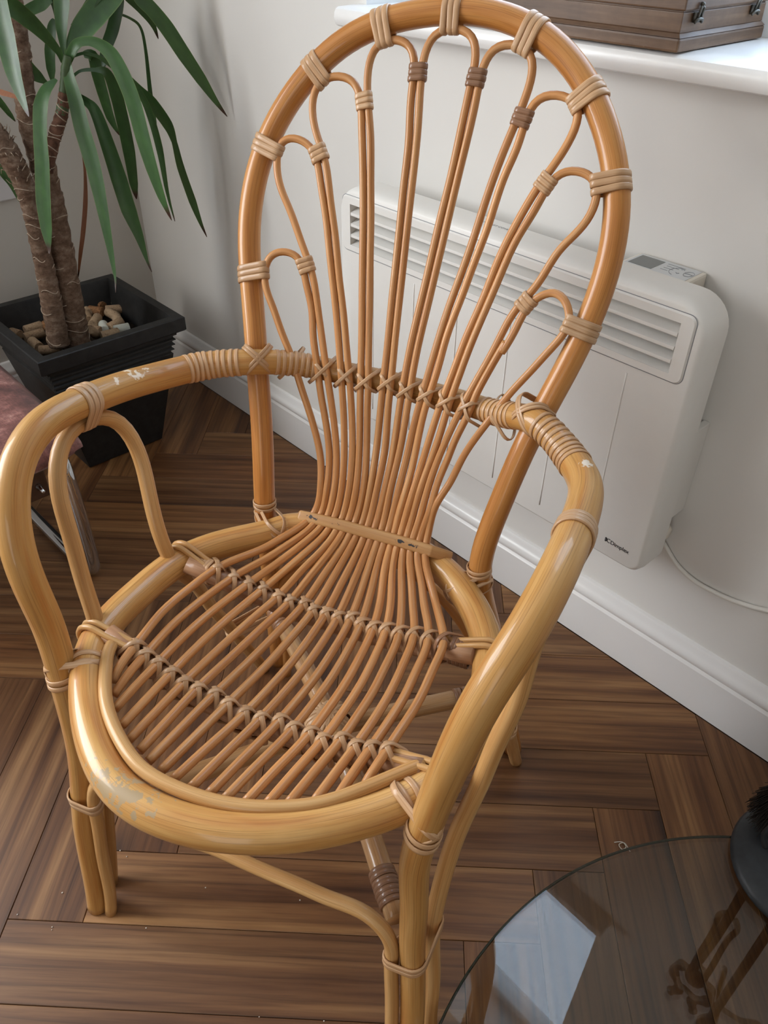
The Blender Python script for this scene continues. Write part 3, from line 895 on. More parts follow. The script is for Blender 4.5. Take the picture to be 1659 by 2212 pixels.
barB = crossbar(TIE['seat_back'], 'crossbar')
barF = crossbar(TIE['seat_front'], 'crossbar')


# --- bindings: flat cane strips wound around the poles
def hull(pts):
    pts = sorted(set((round(a, 6), round(b, 6)) for a, b in pts))

    def half(ps):
        h = []
        for p in ps:
            while len(h) >= 2 and (h[-1][0] - h[-2][0]) * (p[1] - h[-2][1]) - (h[-1][1] - h[-2][1]) * (p[0] - h[-2][0]) <= 0: h.pop()
            h.append(p)
        return h[:-1]
    return half(pts) + half(pts[::-1])


def hull_loop(ells, n=30):
    """closed curve around ellipses (cx, cy, rx, ry), resampled evenly"""
    pts = []
    for (x, y, rx, ry) in ells:
        for k in range(36):
            t = 2 * PI * k / 36
            pts.append((x + rx * math.cos(t), y + ry * math.sin(t)))
    h = hull(pts)
    L = [0]
    for i in range(len(h)): L.append(L[-1] + math.dist(h[i], h[(i + 1) % len(h)]))
    out = []
    for k in range(n):
        s = L[-1] * k / n
        i = max(j for j in range(len(h)) if L[j] <= s)
        f = (s - L[i]) / max(L[i + 1] - L[i], 1e-9)
        a, b = h[i], h[(i + 1) % len(h)]
        out.append((a[0] + (b[0] - a[0]) * f, a[1] + (b[1] - a[1]) * f))
    return out


RB = random.Random(5)


def strip(mb, O, ex, ey, ells, hw, th, shift=Vector((0, 0, 0)), tilt=0.0, n=30):
    """one turn of cane in the plane (ex, ey) at O; hw half width along the plane normal"""
    ez = ex.cross(ey).normalized()
    e2 = [(x, y, rx + th * 0.5, ry + th * 0.5) for x, y, rx, ry in ells]
    lp = hull_loop(e2, n)
    m = len(lp)
    cxm = sum(p[0] for p in lp) / m
    V, F, Uv = [], [], []
    sec = [(-1, -0.45), (-1, 0.2), (-0.55, 0.5), (0.55, 0.5), (1, 0.2), (1, -0.45)]
    for i in range(m):
        a, b, c = lp[i - 1], lp[i], lp[(i + 1) % m]
        tx, ty = c[0] - a[0], c[1] - a[1]
        l = math.hypot(tx, ty) or 1
        nx, ny = ty / l, -tx / l
        for (w, h) in sec:
            V.append(O + shift + ex * (b[0] + nx * h * th) + ey * (b[1] + ny * h * th) + ez * (w * hw + tilt * (b[0] - cxm)))
    k = len(sec)
    for i in range(m):
        j = (i + 1) % m
        for s in range(k):
            s2 = (s + 1) % k
            F.append((i * k + s, i * k + s2, j * k + s2, j * k + s))
            Uv.append([(s / k, i * 0.004), ((s + 1) / k, i * 0.004), ((s + 1) / k, (i + 1) * 0.004), (s / k, (i + 1) * 0.004)])
    mb.add(V, F, Uv)


def frame(T, toward):
    ex = (toward - T * toward.dot(T)).normalized()
    return ex, T.cross(ex).normalized()


def wrap_two(pA, TA, rA, pB, rB, turns=3, hw=0.0032, th=0.0021, mat=None, name='cane_binding', label=None, tilt=0.0):
    d = pB - pA
    ex, ey = frame(TA, d)
    off = d.dot(ex)
    mb = MB()
    for i in range(turns):
        sh = TA * ((i - (turns - 1) / 2) * hw * 1.95)
        strip(mb, pA, ex, ey, [(0, 0, rA, rA), (off, 0, rB, rB)], hw, th * RB.uniform(0.9, 1.15), sh, tilt + RB.uniform(-0.05, 0.05), 34)
    o = mb.build(name, mat or C_BIND, chair)
    if label: o['label'] = label
    return o


def coil(mb, P, i0, turns, r, hw=0.0030, th=0.0019, step=1):
    """turns of cane side by side along polyline P starting at index i0"""
    acc, want, i = 0.0, 0.0, i0
    done = 0
    while done < turns and 0 < i < len(P) - 1:
        if acc >= want:
            T = (P[i + 1] - P[i - 1]).normalized()
            ex, ey = frame(T, Wz if abs(T.z) < 0.9 else U)
            strip(mb, P[i], ex, ey, [(0, 0, r[i] if hasattr(r, '__len__') else r,) * 2][:0] or [(0, 0, r, r)], hw, th * RB.uniform(0.85, 1.2), tilt=RB.uniform(-0.1, 0.1))
            done += 1
            want += hw * 1.9
        acc += (P[i + step] - P[i]).length
        i += step


# hoop to fan loops (nine places) and the pairs of rods (eight places)
for k in range(9):
    pA, TA, _ = nearest(hoop, TIE['hoopwrap'][k])
    pB, TB, _ = nearest(rods[k], TIE['loopwrap'][k])
    wrap_two(pA, TA, R_HOOP, pB, R_FAN, 3, 0.0036, 0.0022, C_BIND)
for k in range(8):
    pn = TIE['node'][k]
    pA, TA, _ = nearest(rods[k], pn)
    pB, TB, _ = nearest(rods[k + 1], pn)
    dark = k in (3, 4, 5)
    mid = (TA * (1 if TA.z > 0 else -1) + TB * (1 if TB.z > 0 else -1)).normalized()
    wrap_two(pA, mid, R_FAN, pB, R_FAN, 3, 0.0032, 0.0020, C_BINDD if dark else C_BIND, label='dark brown cane binding' if dark else None)


def x_tie(p, s, b, n, rs, rb, rods_off, mat, hw=0.0030, th=0.0017, gap=None):
    """two crossing strips around one or two rods (direction s) and the bar (direction b) behind them (-n)"""
    mb = MB()
    g = gap if gap is not None else rs + rb
    for sg in (1, -1):
        d = (s * sg + b).normalized()
        f = 1.0 / max(abs(d.dot(b)), 0.3)
        f2 = 1.0 / max(abs(d.dot(s)), 0.3)
        ells = [(o * f, 0, rs * f, rs) for o in rods_off] + [(0, -g, rb * f2 * 0.95, rb)]
        strip(mb, p, d, n, ells, hw, th, n * (0.0006 if sg > 0 else 0.0), 0.0, 34)
    return mb.build('cane_tie', mat, chair)


for nm, bar in (('seat_back', barB), ('seat_front', barF)):
    for k in range(18):
        p, s, _ = nearest(rods[k // 2], TIE[nm][k])
        bp, b, _ = nearest(bar, p)
        if s.y < 0: s = -s
        n = s.cross(b)
        n = (n if n.z > 0 else -n).normalized()
        x_tie(p, s, b if b.x > 0 else -b, n, R_ROD, 0.0125, [0.0], C_BINDD if (nm == 'seat_back' and k == 17) else C_BIND)

RAIL = [p for p in arm if abs(p.x) < 0.2 and p.y > 0.77]
for k, q in enumerate(TIE['rail']):
    pA, sA, _ = nearest(rods[k], q)
    pB, sB, _ = nearest(rods[k + 1], q)
    p = (pA + pB) / 2
    rp, b, _ = nearest(RAIL, p)
    b = b if b.x > 0 else -b
    s = sA if sA.z > 0 else -sA
    n = s.cross(b)
    n = (n if n.y < 0 else -n).normalized()
    p = p + s * (rp - p).dot(s)
    pA, _, _ = nearest(rods[k], p); pB, _, _ = nearest(rods[k + 1], p)
    p = (pA + pB) / 2
    half = abs((pB - pA).dot(b)) / 2
    x_tie(p, s, b, n, R_FAN, 0.0150, [-half, half], C_BIND, 0.0024, 0.0015)
for k, q in ((0, TIE['rail_single'][0]), (8, TIE['rail_single'][1])):
    p, s, _ = nearest(rods[k], q)
    rp, b, _ = nearest(RAIL, p)
    b = b if b.x > 0 else -b
    s = s if s.z > 0 else -s
    n = s.cross(b)
    n = (n if n.y < 0 else -n).normalized()
    p, _, _ = nearest(rods[k], p + s * (rp - p).dot(s))
    x_tie(p, s, b, n, R_FAN, 0.0150, [0.0], C_BIND, 0.0023, 0.0015)

# hoop to arm rail: crossed strips and long coils along the rail on both sides
for sg in (-1, 1):
    q = min((p for p in hoop if p.x * sg > 0.1 and 0.5 < p.z < 0.75), key=lambda p: min((p - a).length for a in arm))
    ap, b, ia = nearest(arm, q)
    hp, s, _ = nearest(hoop, ap)
    s = s if s.z > 0 else -s
    b = b if b.x > 0 else -b
    n = s.cross(b)
    n = (n if n.y < 0 else -n).normalized()
    mb = MB()
    gap = abs((hp - ap).dot(n))
    front_is_rail = (ap - hp).dot(n) > 0
    for t in (1, -1):
        d = (s * t + b).normalized()
        f, f2 = 1 / max(abs(d.dot(b)), 0.3), 1 / max(abs(d.dot(s)), 0.3)
        dn = (ap - hp).dot(n)
        for e in (-0.5, 0.5):
            strip(mb, hp, d, n, [(0, 0, R_HOOP * f, R_HOOP), (0, dn, 0.0165 * f2, 0.0165)], 0.0021, 0.0018, d.cross(n) * (e * 0.004), 0, 40)
    mb.build('cane_lashing', C_BIND, chair)
    for dr in (-1, 1):
        mb = MB()
        acc = 0.0
        j = ia
        cnt = 0
        tot = 9 if (arm[ia + 20 * dr] - Vector((0, 0.7, 0.6))).x * sg > (arm[ia] - Vector((0, 0.7, 0.6))).x * sg else 7
        last = -1
        while cnt < tot:
            j += dr
            acc += (arm[j] - arm[j - dr]).length
            if acc > 0.0175 + cnt * 0.0042:
                T = (arm[j + 1] - arm[j - 1]).normalized()
                ex, ey = frame(T, Wz)
                strip(mb, arm[j], ex, ey, [(0, 0, ARM_R[j], ARM_R[j])], 0.0024, 0.0011 * RB.uniform(0.7, 1.3), tilt=RB.uniform(-0.06, 0.06))
                cnt += 1
        mb.build('cane_coil', C_BIND, chair)
    # hoop to seat ring at the back
    q = min((p for p in hoop if p.x * sg > 0.05 and 0.3 < p.z < 0.55), key=lambda p: min((p - a).length for a in ring))
    rp, b, _ = nearest(ring, q)
    hp, s, _ = nearest(hoop, rp)
    s = s if s.z > 0 else -s
    d0 = rp - hp
    n = s.cross(b).normalized()
    n = n if n.dot(d0) > 0 else -n
    gap = d0.dot(n)
    mb = MB()
    for t in (1, -1):
        d = (s * t + b).normalized()
        f, f2 = 1 / max(abs(d.dot(b)), 0.3), 1 / max(abs(d.dot(s)), 0.3)
        for e in (-0.5, 0.5):
            strip(mb, hp, d, n, [(0, 0, R_HOOP, R_HOOP), (0, gap, R_RING * f2 * 0.75, R_RING)], 0.0024, 0.0017, d.cross(n) * (e * 0.0085), 0, 40)
    ex, ey = frame(s, n)
    for e in (-1, 1):
        strip(mb, hp + s * (0.020 + 0.0028 * e), ex, ey, [(0, 0, R_HOOP, R_HOOP)], 0.0026, 0.0017, tilt=0.08 * e)
    mb.build('cane_lashing', C_BIND, chair)
    # front leg to seat ring
    legs = [p for p in arm if p.x * sg > 0.1 and p.z < 0.6 and p.y < 0.55]
    q = min((p for p in legs if 0.38 < p.z < 0.46), key=lambda p: min((p - a).length for a in ring))
    rp, b, _ = nearest(ring, q)
    lp, s, il = nearest(legs, rp)
    s = s if s.z > 0 else -s
    d0 = rp - lp
    n = s.cross(b).normalized()
    n = n if n.dot(d0) > 0 else -n
    gap = d0.dot(n)
    mb = MB()
    for t in (1, -1):
        d = (s * t + b).normalized()
        f, f2 = 1 / max(abs(d.dot(b)), 0.3), 1 / max(abs(d.dot(s)), 0.3)
        strip(mb, lp, d, n, [(0, 0, 0.0165, 0.0165), (0, gap, R_RING * f2 * 0.72, R_RING)], 0.0036, 0.0019, Vector((0, 0, 0)), 0, 40)
    ex, ey = frame(s, n)
    for e in (-1.6, -0.4):
        strip(mb, lp + s * (0.007 * e - 0.006), ex, ey, [(0, 0, 0.0168, 0.0168)], 0.0030, 0.0019, tilt=0.16)
    ex, ey = frame(b, Wz)
    for e in (-1, 1):
        strip(mb, rp + b * (0.0045 * e), ex, ey, [(0, 0, R_RING, R_RING)], 0.0032, 0.0018, tilt=0.1 * e)
    mb.build('cane_lashing', C_BIND, chair)
    # arm to side loop
    lpz = loopL if sg < 0 else loopR
    top = max(lpz, key=lambda p: p.z - 0.2 * abs(p.y - 0.575)) if sg < 0 else min(lpz, key=lambda p: (p - Vector((0.277, 0.577, 0.614))).length)
    ap, T, ii = nearest(arm, top + Wz * 0.02)
    bp, _, _ = nearest(lpz, ap - Wz * 0.03)
    wrap_two(ap, T, ARM_R[ii], bp, R_LOOP, 3, 0.0036, 0.0022, C_BIND)
    # collar around the three rods of the front leg
    z = 0.212 if sg < 0 else 0.200
    cs = []
    for (P, r) in ((legs, 0.0145), (lpz, R_LOOP), (apF, 0.0080)):
        cand = [p for p in P if p.x * sg > 0.05 and p.y < 0.52]
        c = min(cand, key=lambda p: abs(p.z - z))
        cs.append((c, r))
    O = Vector((cs[0][0].x, cs[0][0].y, z))
    mb = MB()
    for e in (-0.5, 0.5):
        ells = [((c - O).x, (c - O).y, r, r) for c, r in cs]
        strip(mb, O, U, Vv, ells, 0.0042, 0.0024, Wz * (e * 0.0085), 0.0, 44)
    mb.build('cane_collar', C_BIND, chair)
    # collar on the rear leg
    rl = [p for p in hoop if p.x * sg > 0.1 and p.z < 0.35]
    c0 = min(rl, key=lambda p: abs(p.z - 0.17))
    c1 = min((p for p in lpz if p.y > 0.62), key=lambda p: abs(p.z - 0.17))
    c2 = min((p for p in apR if p.x * sg > 0.1), key=lambda p: abs(p.z - 0.17))
    mb = MB()
    for e in (-0.5, 0.5):
        strip(mb, c0, U, Vv, [((c - c0).x, (c - c0).y, r, r) for c, r in ((c0, R_HOOP), (c1, R_LOOP), (c2, 0.008))], 0.004, 0.0022, Wz * (e * 0.008), 0, 40)
    mb.build('cane_collar', C_BIND, chair)

# straps that hold the crossbar ends: two round canes over the bar and over the ring
for bar, T in ((barB, TIE['seat_back']), (barF, TIE['seat_front'])):
    for sg, e in ((-1, 0), (1, -1)):
        t0 = T[e]
        rp = min((p for p in ring if p.x * sg > 0), key=lambda p: (p - (t0 + Vector((sg * 0.05, 0, 0)))).length)
        d = Vector((rp.x - t0.x, rp.y - t0.y, 0)).normalized()
        side = Vector((-d.y, d.x, 0))
        zt = t0.z - R_ROD - 0.0125 + 0.0125 + 0.003
        for k in (-1, 1):
            o = side * (0.0046 * k)
            r0 = rp + o
            rr = R_RING + 0.003
            P = [t0 + o - Wz * (R_ROD - 0.0025) - d * 0.004, t0 + o - Wz * (R_ROD - 0.003) + d * 0.012]
            for a in (115, 90, 65, 40, 10, -20, -60):
                ar = math.radians(a)
                P.append(r0 + d * (rr * math.cos(ar)) + Wz * (rr * math.sin(ar)))
            mb = MB()
            mb.tube(catmull(P, 6), 0.0036, 9)
            mb.build('cane_strap', C_ROD2, chair)
        if bar is barB:
            mb = MB()
            i0 = 1 if sg < 0 else len(bar) - 2
            # coil between the last tie and the ring
            for q in range(5):
                c = t0 + d * (0.012 + 0.0048 * q) - Wz * (R_ROD + 0.0125)
                ex, ey = frame(d, Wz)
                strip(mb, c, ex, ey, [(0, 0, 0.0125, 0.0132), (0, 0, 0.0125, 0.0125), (0.0125 + 0.003, 0.0046, 0.0036, 0.0036), (0.0125 + 0.003, -0.0046, 0.0036, 0.0036)], 0.0026, 0.0018, tilt=0.0)
            ob = mb.build('cane_coil', C_BINDD if sg > 0 else C_BIND, chair)
            if sg > 0: ob['label'] = 'dark brown glossy cane coil'

# waist band: half-round cane over all eighteen canes where back turns into seat
wa = TIE['waist']
n_w = Vector((0, -0.72, 0.69))
P = [p + n_w * (R_ROD + 0.0022) for p in wa]
dl, dr_ = (P[0] - P[1]).normalized(), (P[-1] - P[-2]).normalized()
P = [P[0] + dl * 0.010 - n_w * 0.012, P[0] + dl * 0.004 - n_w * 0.002] + P + [P[-1] + dr_ * 0.008 - n_w * 0.002, P[-1] + dr_ * 0.020 - n_w * 0.010, P[-1] + dr_ * 0.027 - n_w * 0.02]
mb = MB(); mb.tube(catmull(P, 8), 0.006, 14, flat=(0.0078, 0.0040), up=n_w)
mb.build('waist_band', C_WAIST, chair)
P = [p - n_w * (R_ROD + 0.006) for p in wa]
mb = MB(); mb.tube(catmull([P[0] + dl * 0.012] + P + [P[-1] + dr_ * 0.02], 8), 0.0065, 12)
mb.build('waist_bar', C_BAR, chair)

# crossed stretchers under the seat with a wrapped rosette where they meet
sa = [Vector((0.196, 0.392, 0.196)), Vector((0.0, 0.600, 0.198)), Vector((-0.188, 0.762, 0.190))]
sb = [Vector((-0.196, 0.380, 0.176)), Vector((-0.005, 0.600, 0.170)), Vector((0.188, 0.752, 0.186))]
for P in (sa, sb): tube_part('cross_stretcher', catmull(P, 10), 0.0135, C_STRETCH, 14)
mb = MB()
c = Vector((-0.003, 0.600, 0.184))
d1, d2 = (sa[2] - sa[0]).normalized(), (sb[2] - sb[0]).normalized()
for a in (45, 75, 105, 135, 0, 90):
    ar = math.radians(a)
    d = Vector((math.cos(ar), math.sin(ar), 0))
    for e in (-1, 0, 1):
        strip(mb, c, d, Wz, [(0, 0.014, 0.030, 0.0135), (0, -0.014, 0.030, 0.0135)], 0.0026, 0.0019, d.cross(Wz) * (e * 0.0055), 0, 36)
mb.build('cane_rosette', C_BIND, chair)
for P in (sa, sb):
    for e0, e1 in ((0, 1), (2, 1)):
        mb = MB()
        T = (P[e1] - P[e0]).normalized()
        ex, ey = frame(T, Wz)
        for k in range(7):
            strip(mb, P[e0] + T * (0.018 + 0.0062 * k), ex, ey, [(0, 0, 0.0135, 0.0135)], 0.0033, 0.0026 * RB.uniform(0.8, 1.2), tilt=RB.uniform(-0.1, 0.1))
        mb.build('cane_coil', C_BINDD, chair)['label'] = 'dark brown cane coil'

# ------------------------------------------------------------------ panel heater on the right wall
heater = empty('panel_heater', (-0.73, 1.0, 0.286))
tag(heater, 'white electric panel heater on the wall with a louvred grille along its top', 'heater')
HX0, HX1, HZ0, HZ1, HF, HB = -1.0745, -0.3830, 0.286, 0.7155, 0.892, 0.955


def to_local(mb, loc):
    mb.v = [(p[0] - loc[0], p[1] - loc[1], p[2] - loc[2]) for p in mb.v]
    return mb


HL = heater.location


def rrect(x0, x1, z0, z1, rt, rb, n=8):
    P = []
    for (cx_, cz_, r, a0) in ((x1 - rt, z1 - rt, rt, 0), (x0 + rt, z1 - rt, rt, 90), (x0 + rb, z0 + rb, rb, 180), (x1 - rb, z0 + rb, rb, 270)):
        for k in range(n + 1):
            a = math.radians(a0 + 90 * k / n)
            P.append((cx_ + r * math.cos(a), cz_ + r * math.sin(a)))
    return P


bm = bmesh.new()
layers = [(HB, 0.004), (HB - 0.006, 0.0), (HF + 0.016, 0.0), (HF + 0.006, 0.0022), (HF + 0.0015, 0.0058), (HF, 0.009)]
loops = []
for (y, ins) in layers:
    loops.append([bm.verts.new((x, y, z)) for x, z in rrect(HX0 + ins, HX1 - ins, HZ0 + ins, HZ1 - ins * 0.9, 0.046 - ins, 0.024 - ins)])
for a, b in zip(loops[:-1], loops[1:]):
    for i in range(len(a)): bm.faces.new((a[i], a[(i + 1) % len(a)], b[(i + 1) % len(b)], b[i]))
bm.faces.new(loops[0])
# front face with the grille opening
GX0, GX1, GZ0, GZ1 = -1.0405, -0.4185, 0.6205, 0.6880
hole = [bm.verts.new((x, HF, z)) for x, z in ((GX0, GZ0), (GX1, GZ0), (GX1, GZ1), (GX0, GZ1))]
es = [bm.edges.get((loops[-1][i], loops[-1][(i + 1) % len(loops[-1])])) for i in range(len(loops[-1]))]
es += [bm.edges.new((hole[i], hole[(i + 1) % 4])) for i in range(4)]
bmesh.ops.triangle_fill(bm, use_beauty=True, use_dissolve=False, edges=es, normal=(0, -1, 0))
back = [bm.verts.new((v.co.x, HF + 0.04, v.co.z)) for v in hole]
for i in range(4): bm.faces.new((hole[i], hole[(i + 1) % 4], back[(i + 1) % 4], back[i]))
fb = bm.faces.new(back)
fb.material_index = 1
for f in bm.faces: f.smooth = True
bmesh.ops.recalc_face_normals(bm, faces=bm.faces)
for v in bm.verts: v.co -= HL
me = bpy.data.meshes.new('casing')
bm.to_mesh(me)
bm.free()
me.materials.append(M_HEAT); me.materials.append(M_DARK)
casing = auto_smooth(link_mesh('casing', me, None, heater, True), 0.5)
# bezel around the louvres: a slightly raised frame with rounded corners
bm = bmesh.new()
BX0, BX1, BZ0, BZ1 = -1.0625, -0.3985, 0.6085, 0.7015
outer = rrect(BX0, BX1, BZ0, BZ1, 0.011, 0.011, 6)
outer2 = rrect(BX0 + 0.002, BX1 - 0.002, BZ0 + 0.002, BZ1 - 0.002, 0.010, 0.010, 6)
lo = [bm.verts.new((x, HF - 0.0002, z)) for x, z in outer]
hi = [bm.verts.new((x, HF - 0.0028, z)) for x, z in outer2]
for i in range(len(lo)): bm.faces.new((lo[i], lo[(i + 1) % len(lo)], hi[(i + 1) % len(lo)], hi[i]))
ih = [bm.verts.new((x, HF - 0.0028, z)) for x, z in ((GX0 - 0.0005, GZ0 - 0.0005), (GX1 + 0.0005, GZ0 - 0.0005), (GX1 + 0.0005, GZ1 + 0.0005), (GX0 - 0.0005, GZ1 + 0.0005))]
il = [bm.verts.new((v.co.x, HF + 0.008, v.co.z)) for v in ih]
for i in range(4): bm.faces.new((ih[i], ih[(i + 1) % 4], il[(i + 1) % 4], il[i]))
es = [bm.edges.get((hi[i], hi[(i + 1) % len(hi)])) for i in range(len(hi))] + [bm.edges.get((ih[i], ih[(i + 1) % 4])) for i in range(4)]
bmesh.ops.triangle_fill(bm, use_beauty=True, use_dissolve=False, edges=es, normal=(0, -1, 0))
bmesh.ops.recalc_face_normals(bm, faces=bm.faces)
for v in bm.verts: v.co -= HL
me = bpy.data.meshes.new('grille_bezel')
bm.to_mesh(me); bm.free()
auto_smooth(link_mesh('grille_bezel', me, M_HEAT, heater, True), 0.5)
# dark gap line round the bezel
m = MB()
gp = rrect(BX0 - 0.0004, BX1 + 0.0004, BZ0 - 0.0004, BZ1 + 0.0004, 0.0114, 0.0114, 6)
m.tube([(x, HF - 0.0001, z) for x, z in gp], 0.0005, 5, False, True)
to_local(m, HL).build('bezel_gap', M_INKGREY, heater)
# four louvre slats, tilted, their lower edges forward
for k in range(4):
    z = GZ1 - 0.0155 - k * 0.0183
    m = MB()
    sec = [(HF + 0.0295, z + 0.0135), (HF + 0.0310, z + 0.0125), (HF + 0.0015, z - 0.0012), (HF - 0.0020, z - 0.0030), (HF - 0.0026, z - 0.0018), (HF - 0.0024, z + 0.0022), (HF + 0.0005, z + 0.0030)]
    V, F = [], []
    for x in (GX0 + 0.0008, GX1 - 0.0008):
        for (y, zz) in sec: V.append((x, y, zz))
    n = len(sec)
    for i in range(n): F.append((i, (i + 1) % n, n + (i + 1) % n, n + i))
    F += [tuple(range(n)), tuple(range(2 * n - 1, n - 1, -1))]
    m.add(V, F)
    to_local(m, HL)
    auto_smooth(m.build('louvre_slat', M_HEAT, heater, True), 0.5)
# pressed vertical lines on the front
for x in (-0.9845, -0.8845, -0.7862, -0.6797, -0.5778, -0.4765):
    m = MB()
    m.tube([(x, HF + 0.0003, z) for z in (0.316, 0.36, 0.5, 0.575, 0.5965)], 0.0014, 8)
    to_local(m, HL).build('pressed_line', M_HEAT, heater)
# control box behind the top edge
m = MB(); m.box((-0.5515, 0.944, 0.668), (-0.4505, 0.998, 0.7150))
cb = to_local(m, HL).build('control_box', M_HEATP, heater, False, 0.0035)
m = MB(); m.box((-0.5465, 0.949, 0.7150), (-0.4560, 0.9935, 0.7155)); to_local(m, HL).build('control_panel', M_PANELGREY, cb, False)
m = MB(); m.box((-0.5425, 0.952, 0.7155), (-0.5075, 0.988, 0.7159)); to_local(m, HL).build('display', M_LCD, cb, False)


def text_mesh(name, body, size, mat, parent, mtx, bold=0.0, sx=1.0, align='LEFT'):
    cu = bpy.data.curves.new(name, 'FONT')
    cu.body = body
    cu.size = size
    cu.offset = bold
    cu.extrude = 0.00005
    cu.align_x = align
    cu.space_character = sx
    o = bpy.data.objects.new(name, cu)
    COL.objects.link(o)
    dg = bpy.context.evaluated_depsgraph_get()
    me = bpy.data.meshes.new_from_object(o.evaluated_get(dg))
    bpy.data.objects.remove(o)
    bpy.data.curves.remove(cu)
    me.transform(mtx)
    me.materials.clear()
    return link_mesh(name, me, mat, parent, False)


FACE = Matrix.Rotation(PI / 2, 4, 'X')                        # text upright on a wall facing -y
text_mesh('maker_name', 'Dimplex', 0.0098, M_INK, heater, Matrix.Translation(Vector((-0.4410, HF - 0.0004, 0.3185)) - HL) @ FACE, 0.00012, 0.98)
# the maker's round double-arc mark before the name: a filled half round with two cuts, then an open arc
m = MB()
for k in range(3):
    r = 0.0018 + 0.0009 * k
    m.tube([(-0.4500 + r * math.cos(t) * 0.9, HF - 0.0003, 0.3222 + r * 1.0 * math.sin(t)) for t in [-PI / 2 + PI * i / 10 for i in range(11)]], 0.00042, 5)
m.tube([(-0.4502, HF - 0.0003, 0.3187), (-0.4502, HF - 0.0003, 0.3257)], 0.0006, 5)
m.tube([(-0.4436 + 0.0032 * math.cos(t), HF - 0.0003, 0.3222 + 0.0034 * math.sin(t)) for t in [0.9 + (2 * PI - 1.8) * i / 14 for i in range(15)]], 0.0006, 5)
to_local(m, HL).build('maker_mark', M_INK, heater)
TOPF = Matrix.Identity(4)
text_mesh('warning_text', 'DO NOT COVER', 0.0072, M_INKGREY, heater, Matrix.Translation(Vector((-0.7800, 0.9245, HZ1 + 0.0002)) - HL), 0.0, 1.0)
# print on the control panel: short lines, an arc and a ring with a bar
pz = 0.71575
for r_, (w0, w1) in enumerate(((0.014, 0.040), (0.0165, 0.034), (0.016, 0.030), (0.0155, 0.026))):
    m = MB()
    y = 0.9855 - 0.0075 * r_
    m.box((-0.5065 + w0 - 0.009, y - 0.0006, pz - 0.0002), (-0.5065 + w1 - 0.009, y + 0.0004, pz))
    to_local(m, HL).build('panel_print', M_INKGREY, cb, False)
m = MB()
m.tube([(-0.4745 + 0.0145 * math.cos(t), 0.970 + 0.0155 * math.sin(t), pz) for t in [1.9 + 2.5 * i / 16 for i in range(17)]], 0.0003, 5)
m.tube([(-0.4635 + 0.0062 * math.cos(t), 0.972 + 0.0095 * math.sin(t), pz) for t in [2 * PI * i / 24 for i in range(24)]], 0.0003, 5, False, True)
m.tube([(-0.4690, 0.972, pz), (-0.4585, 0.972, pz)], 0.0004, 5)
m.tube([(-0.4790, 0.980, pz), (-0.4765, 0.9825, pz), (-0.4740, 0.980, pz)], 0.0004, 5)
m.tube([(-0.4790, 0.966, pz), (-0.4765, 0.9635, pz), (-0.4740, 0.966, pz)], 0.0004, 5)
to_local(m, HL).build('panel_symbols', M_INKGREY, cb)
# wall bracket behind the right side, a ribbed knob, the flex
m = MB(); m.box((-0.400, 0.955, 0.360), (-0.3895, 0.9995, 0.515)); m.box((-1.05, 0.955, 0.33), (-0.410, 0.9995, 0.66))
to_local(m, HL).build('wall_bracket', M_HEAT, heater, False, 0.002)
m = MB(); m.lathe([(0.0100, 0.0), (0.0115, 0.003), (0.0115, 0.010), (0.009, 0.013)], (-0.402, 0.970, 0.327), 18, axis='X')
for k in range(14):
    t = 2 * PI * k / 14
    m.tube([(-0.4015, 0.970 + 0.0117 * math.cos(t), 0.327 + 0.0117 * math.sin(t)), (-0.393, 0.970 + 0.0117 * math.cos(t), 0.327 + 0.0117 * math.sin(t))], 0.0008, 5)
to_local(m, HL).build('thermostat_knob', M_HEATP, heater)
m = MB()
m.tube(catmull([(-0.425, 0.972, 0.345), (-0.412, 0.985, 0.305), (-0.400, 0.9945, 0.284), (-0.3712, 0.9955, 0.259), (-0.3352, 0.9955, 0.2475), (-0.288, 0.9955, 0.249), (-0.2525, 0.9955, 0.2565), (-0.2203, 0.9955, 0.268), (-0.15, 0.9955, 0.30), (-0.05, 0.9955, 0.34)], 8), 0.0038, 10)
to_local(m, HL).build('power_flex', M_CABLE, heater)

# ------------------------------------------------------------------ old wooden box on the sill
wbx = empty('wooden_box', (-0.735, 1.06, 0.960))
tag(wbx, 'old brown wooden box with stepped mouldings and brass clasps on the white window sill', 'wooden box')
bx0, bx1, by0, by1 = -0.945, -0.5345, 0.9515, 1.155


def layer(name, z0, z1, ins, bev, top_ins=None):
    mb = MB()
    ti = ins if top_ins is None else top_ins
    V = []
    for (z, i_) in ((z0, ins), (z1, ti)):
        V += [(bx0 + i_, by0 + i_, z), (bx1 - i_, by0 + i_, z), (bx1 - i_, by1 - i_, z), (bx0 + i_, by1 - i_, z)]
    mb.add(V, [(3, 2, 1, 0), (4, 5, 6, 7), (0, 1, 5, 4), (1, 2, 6, 5), (2, 3, 7, 6), (3, 0, 4, 7)])
    return to_local(mb, wbx.location).build(name, M_BOX, wbx, False, bev)


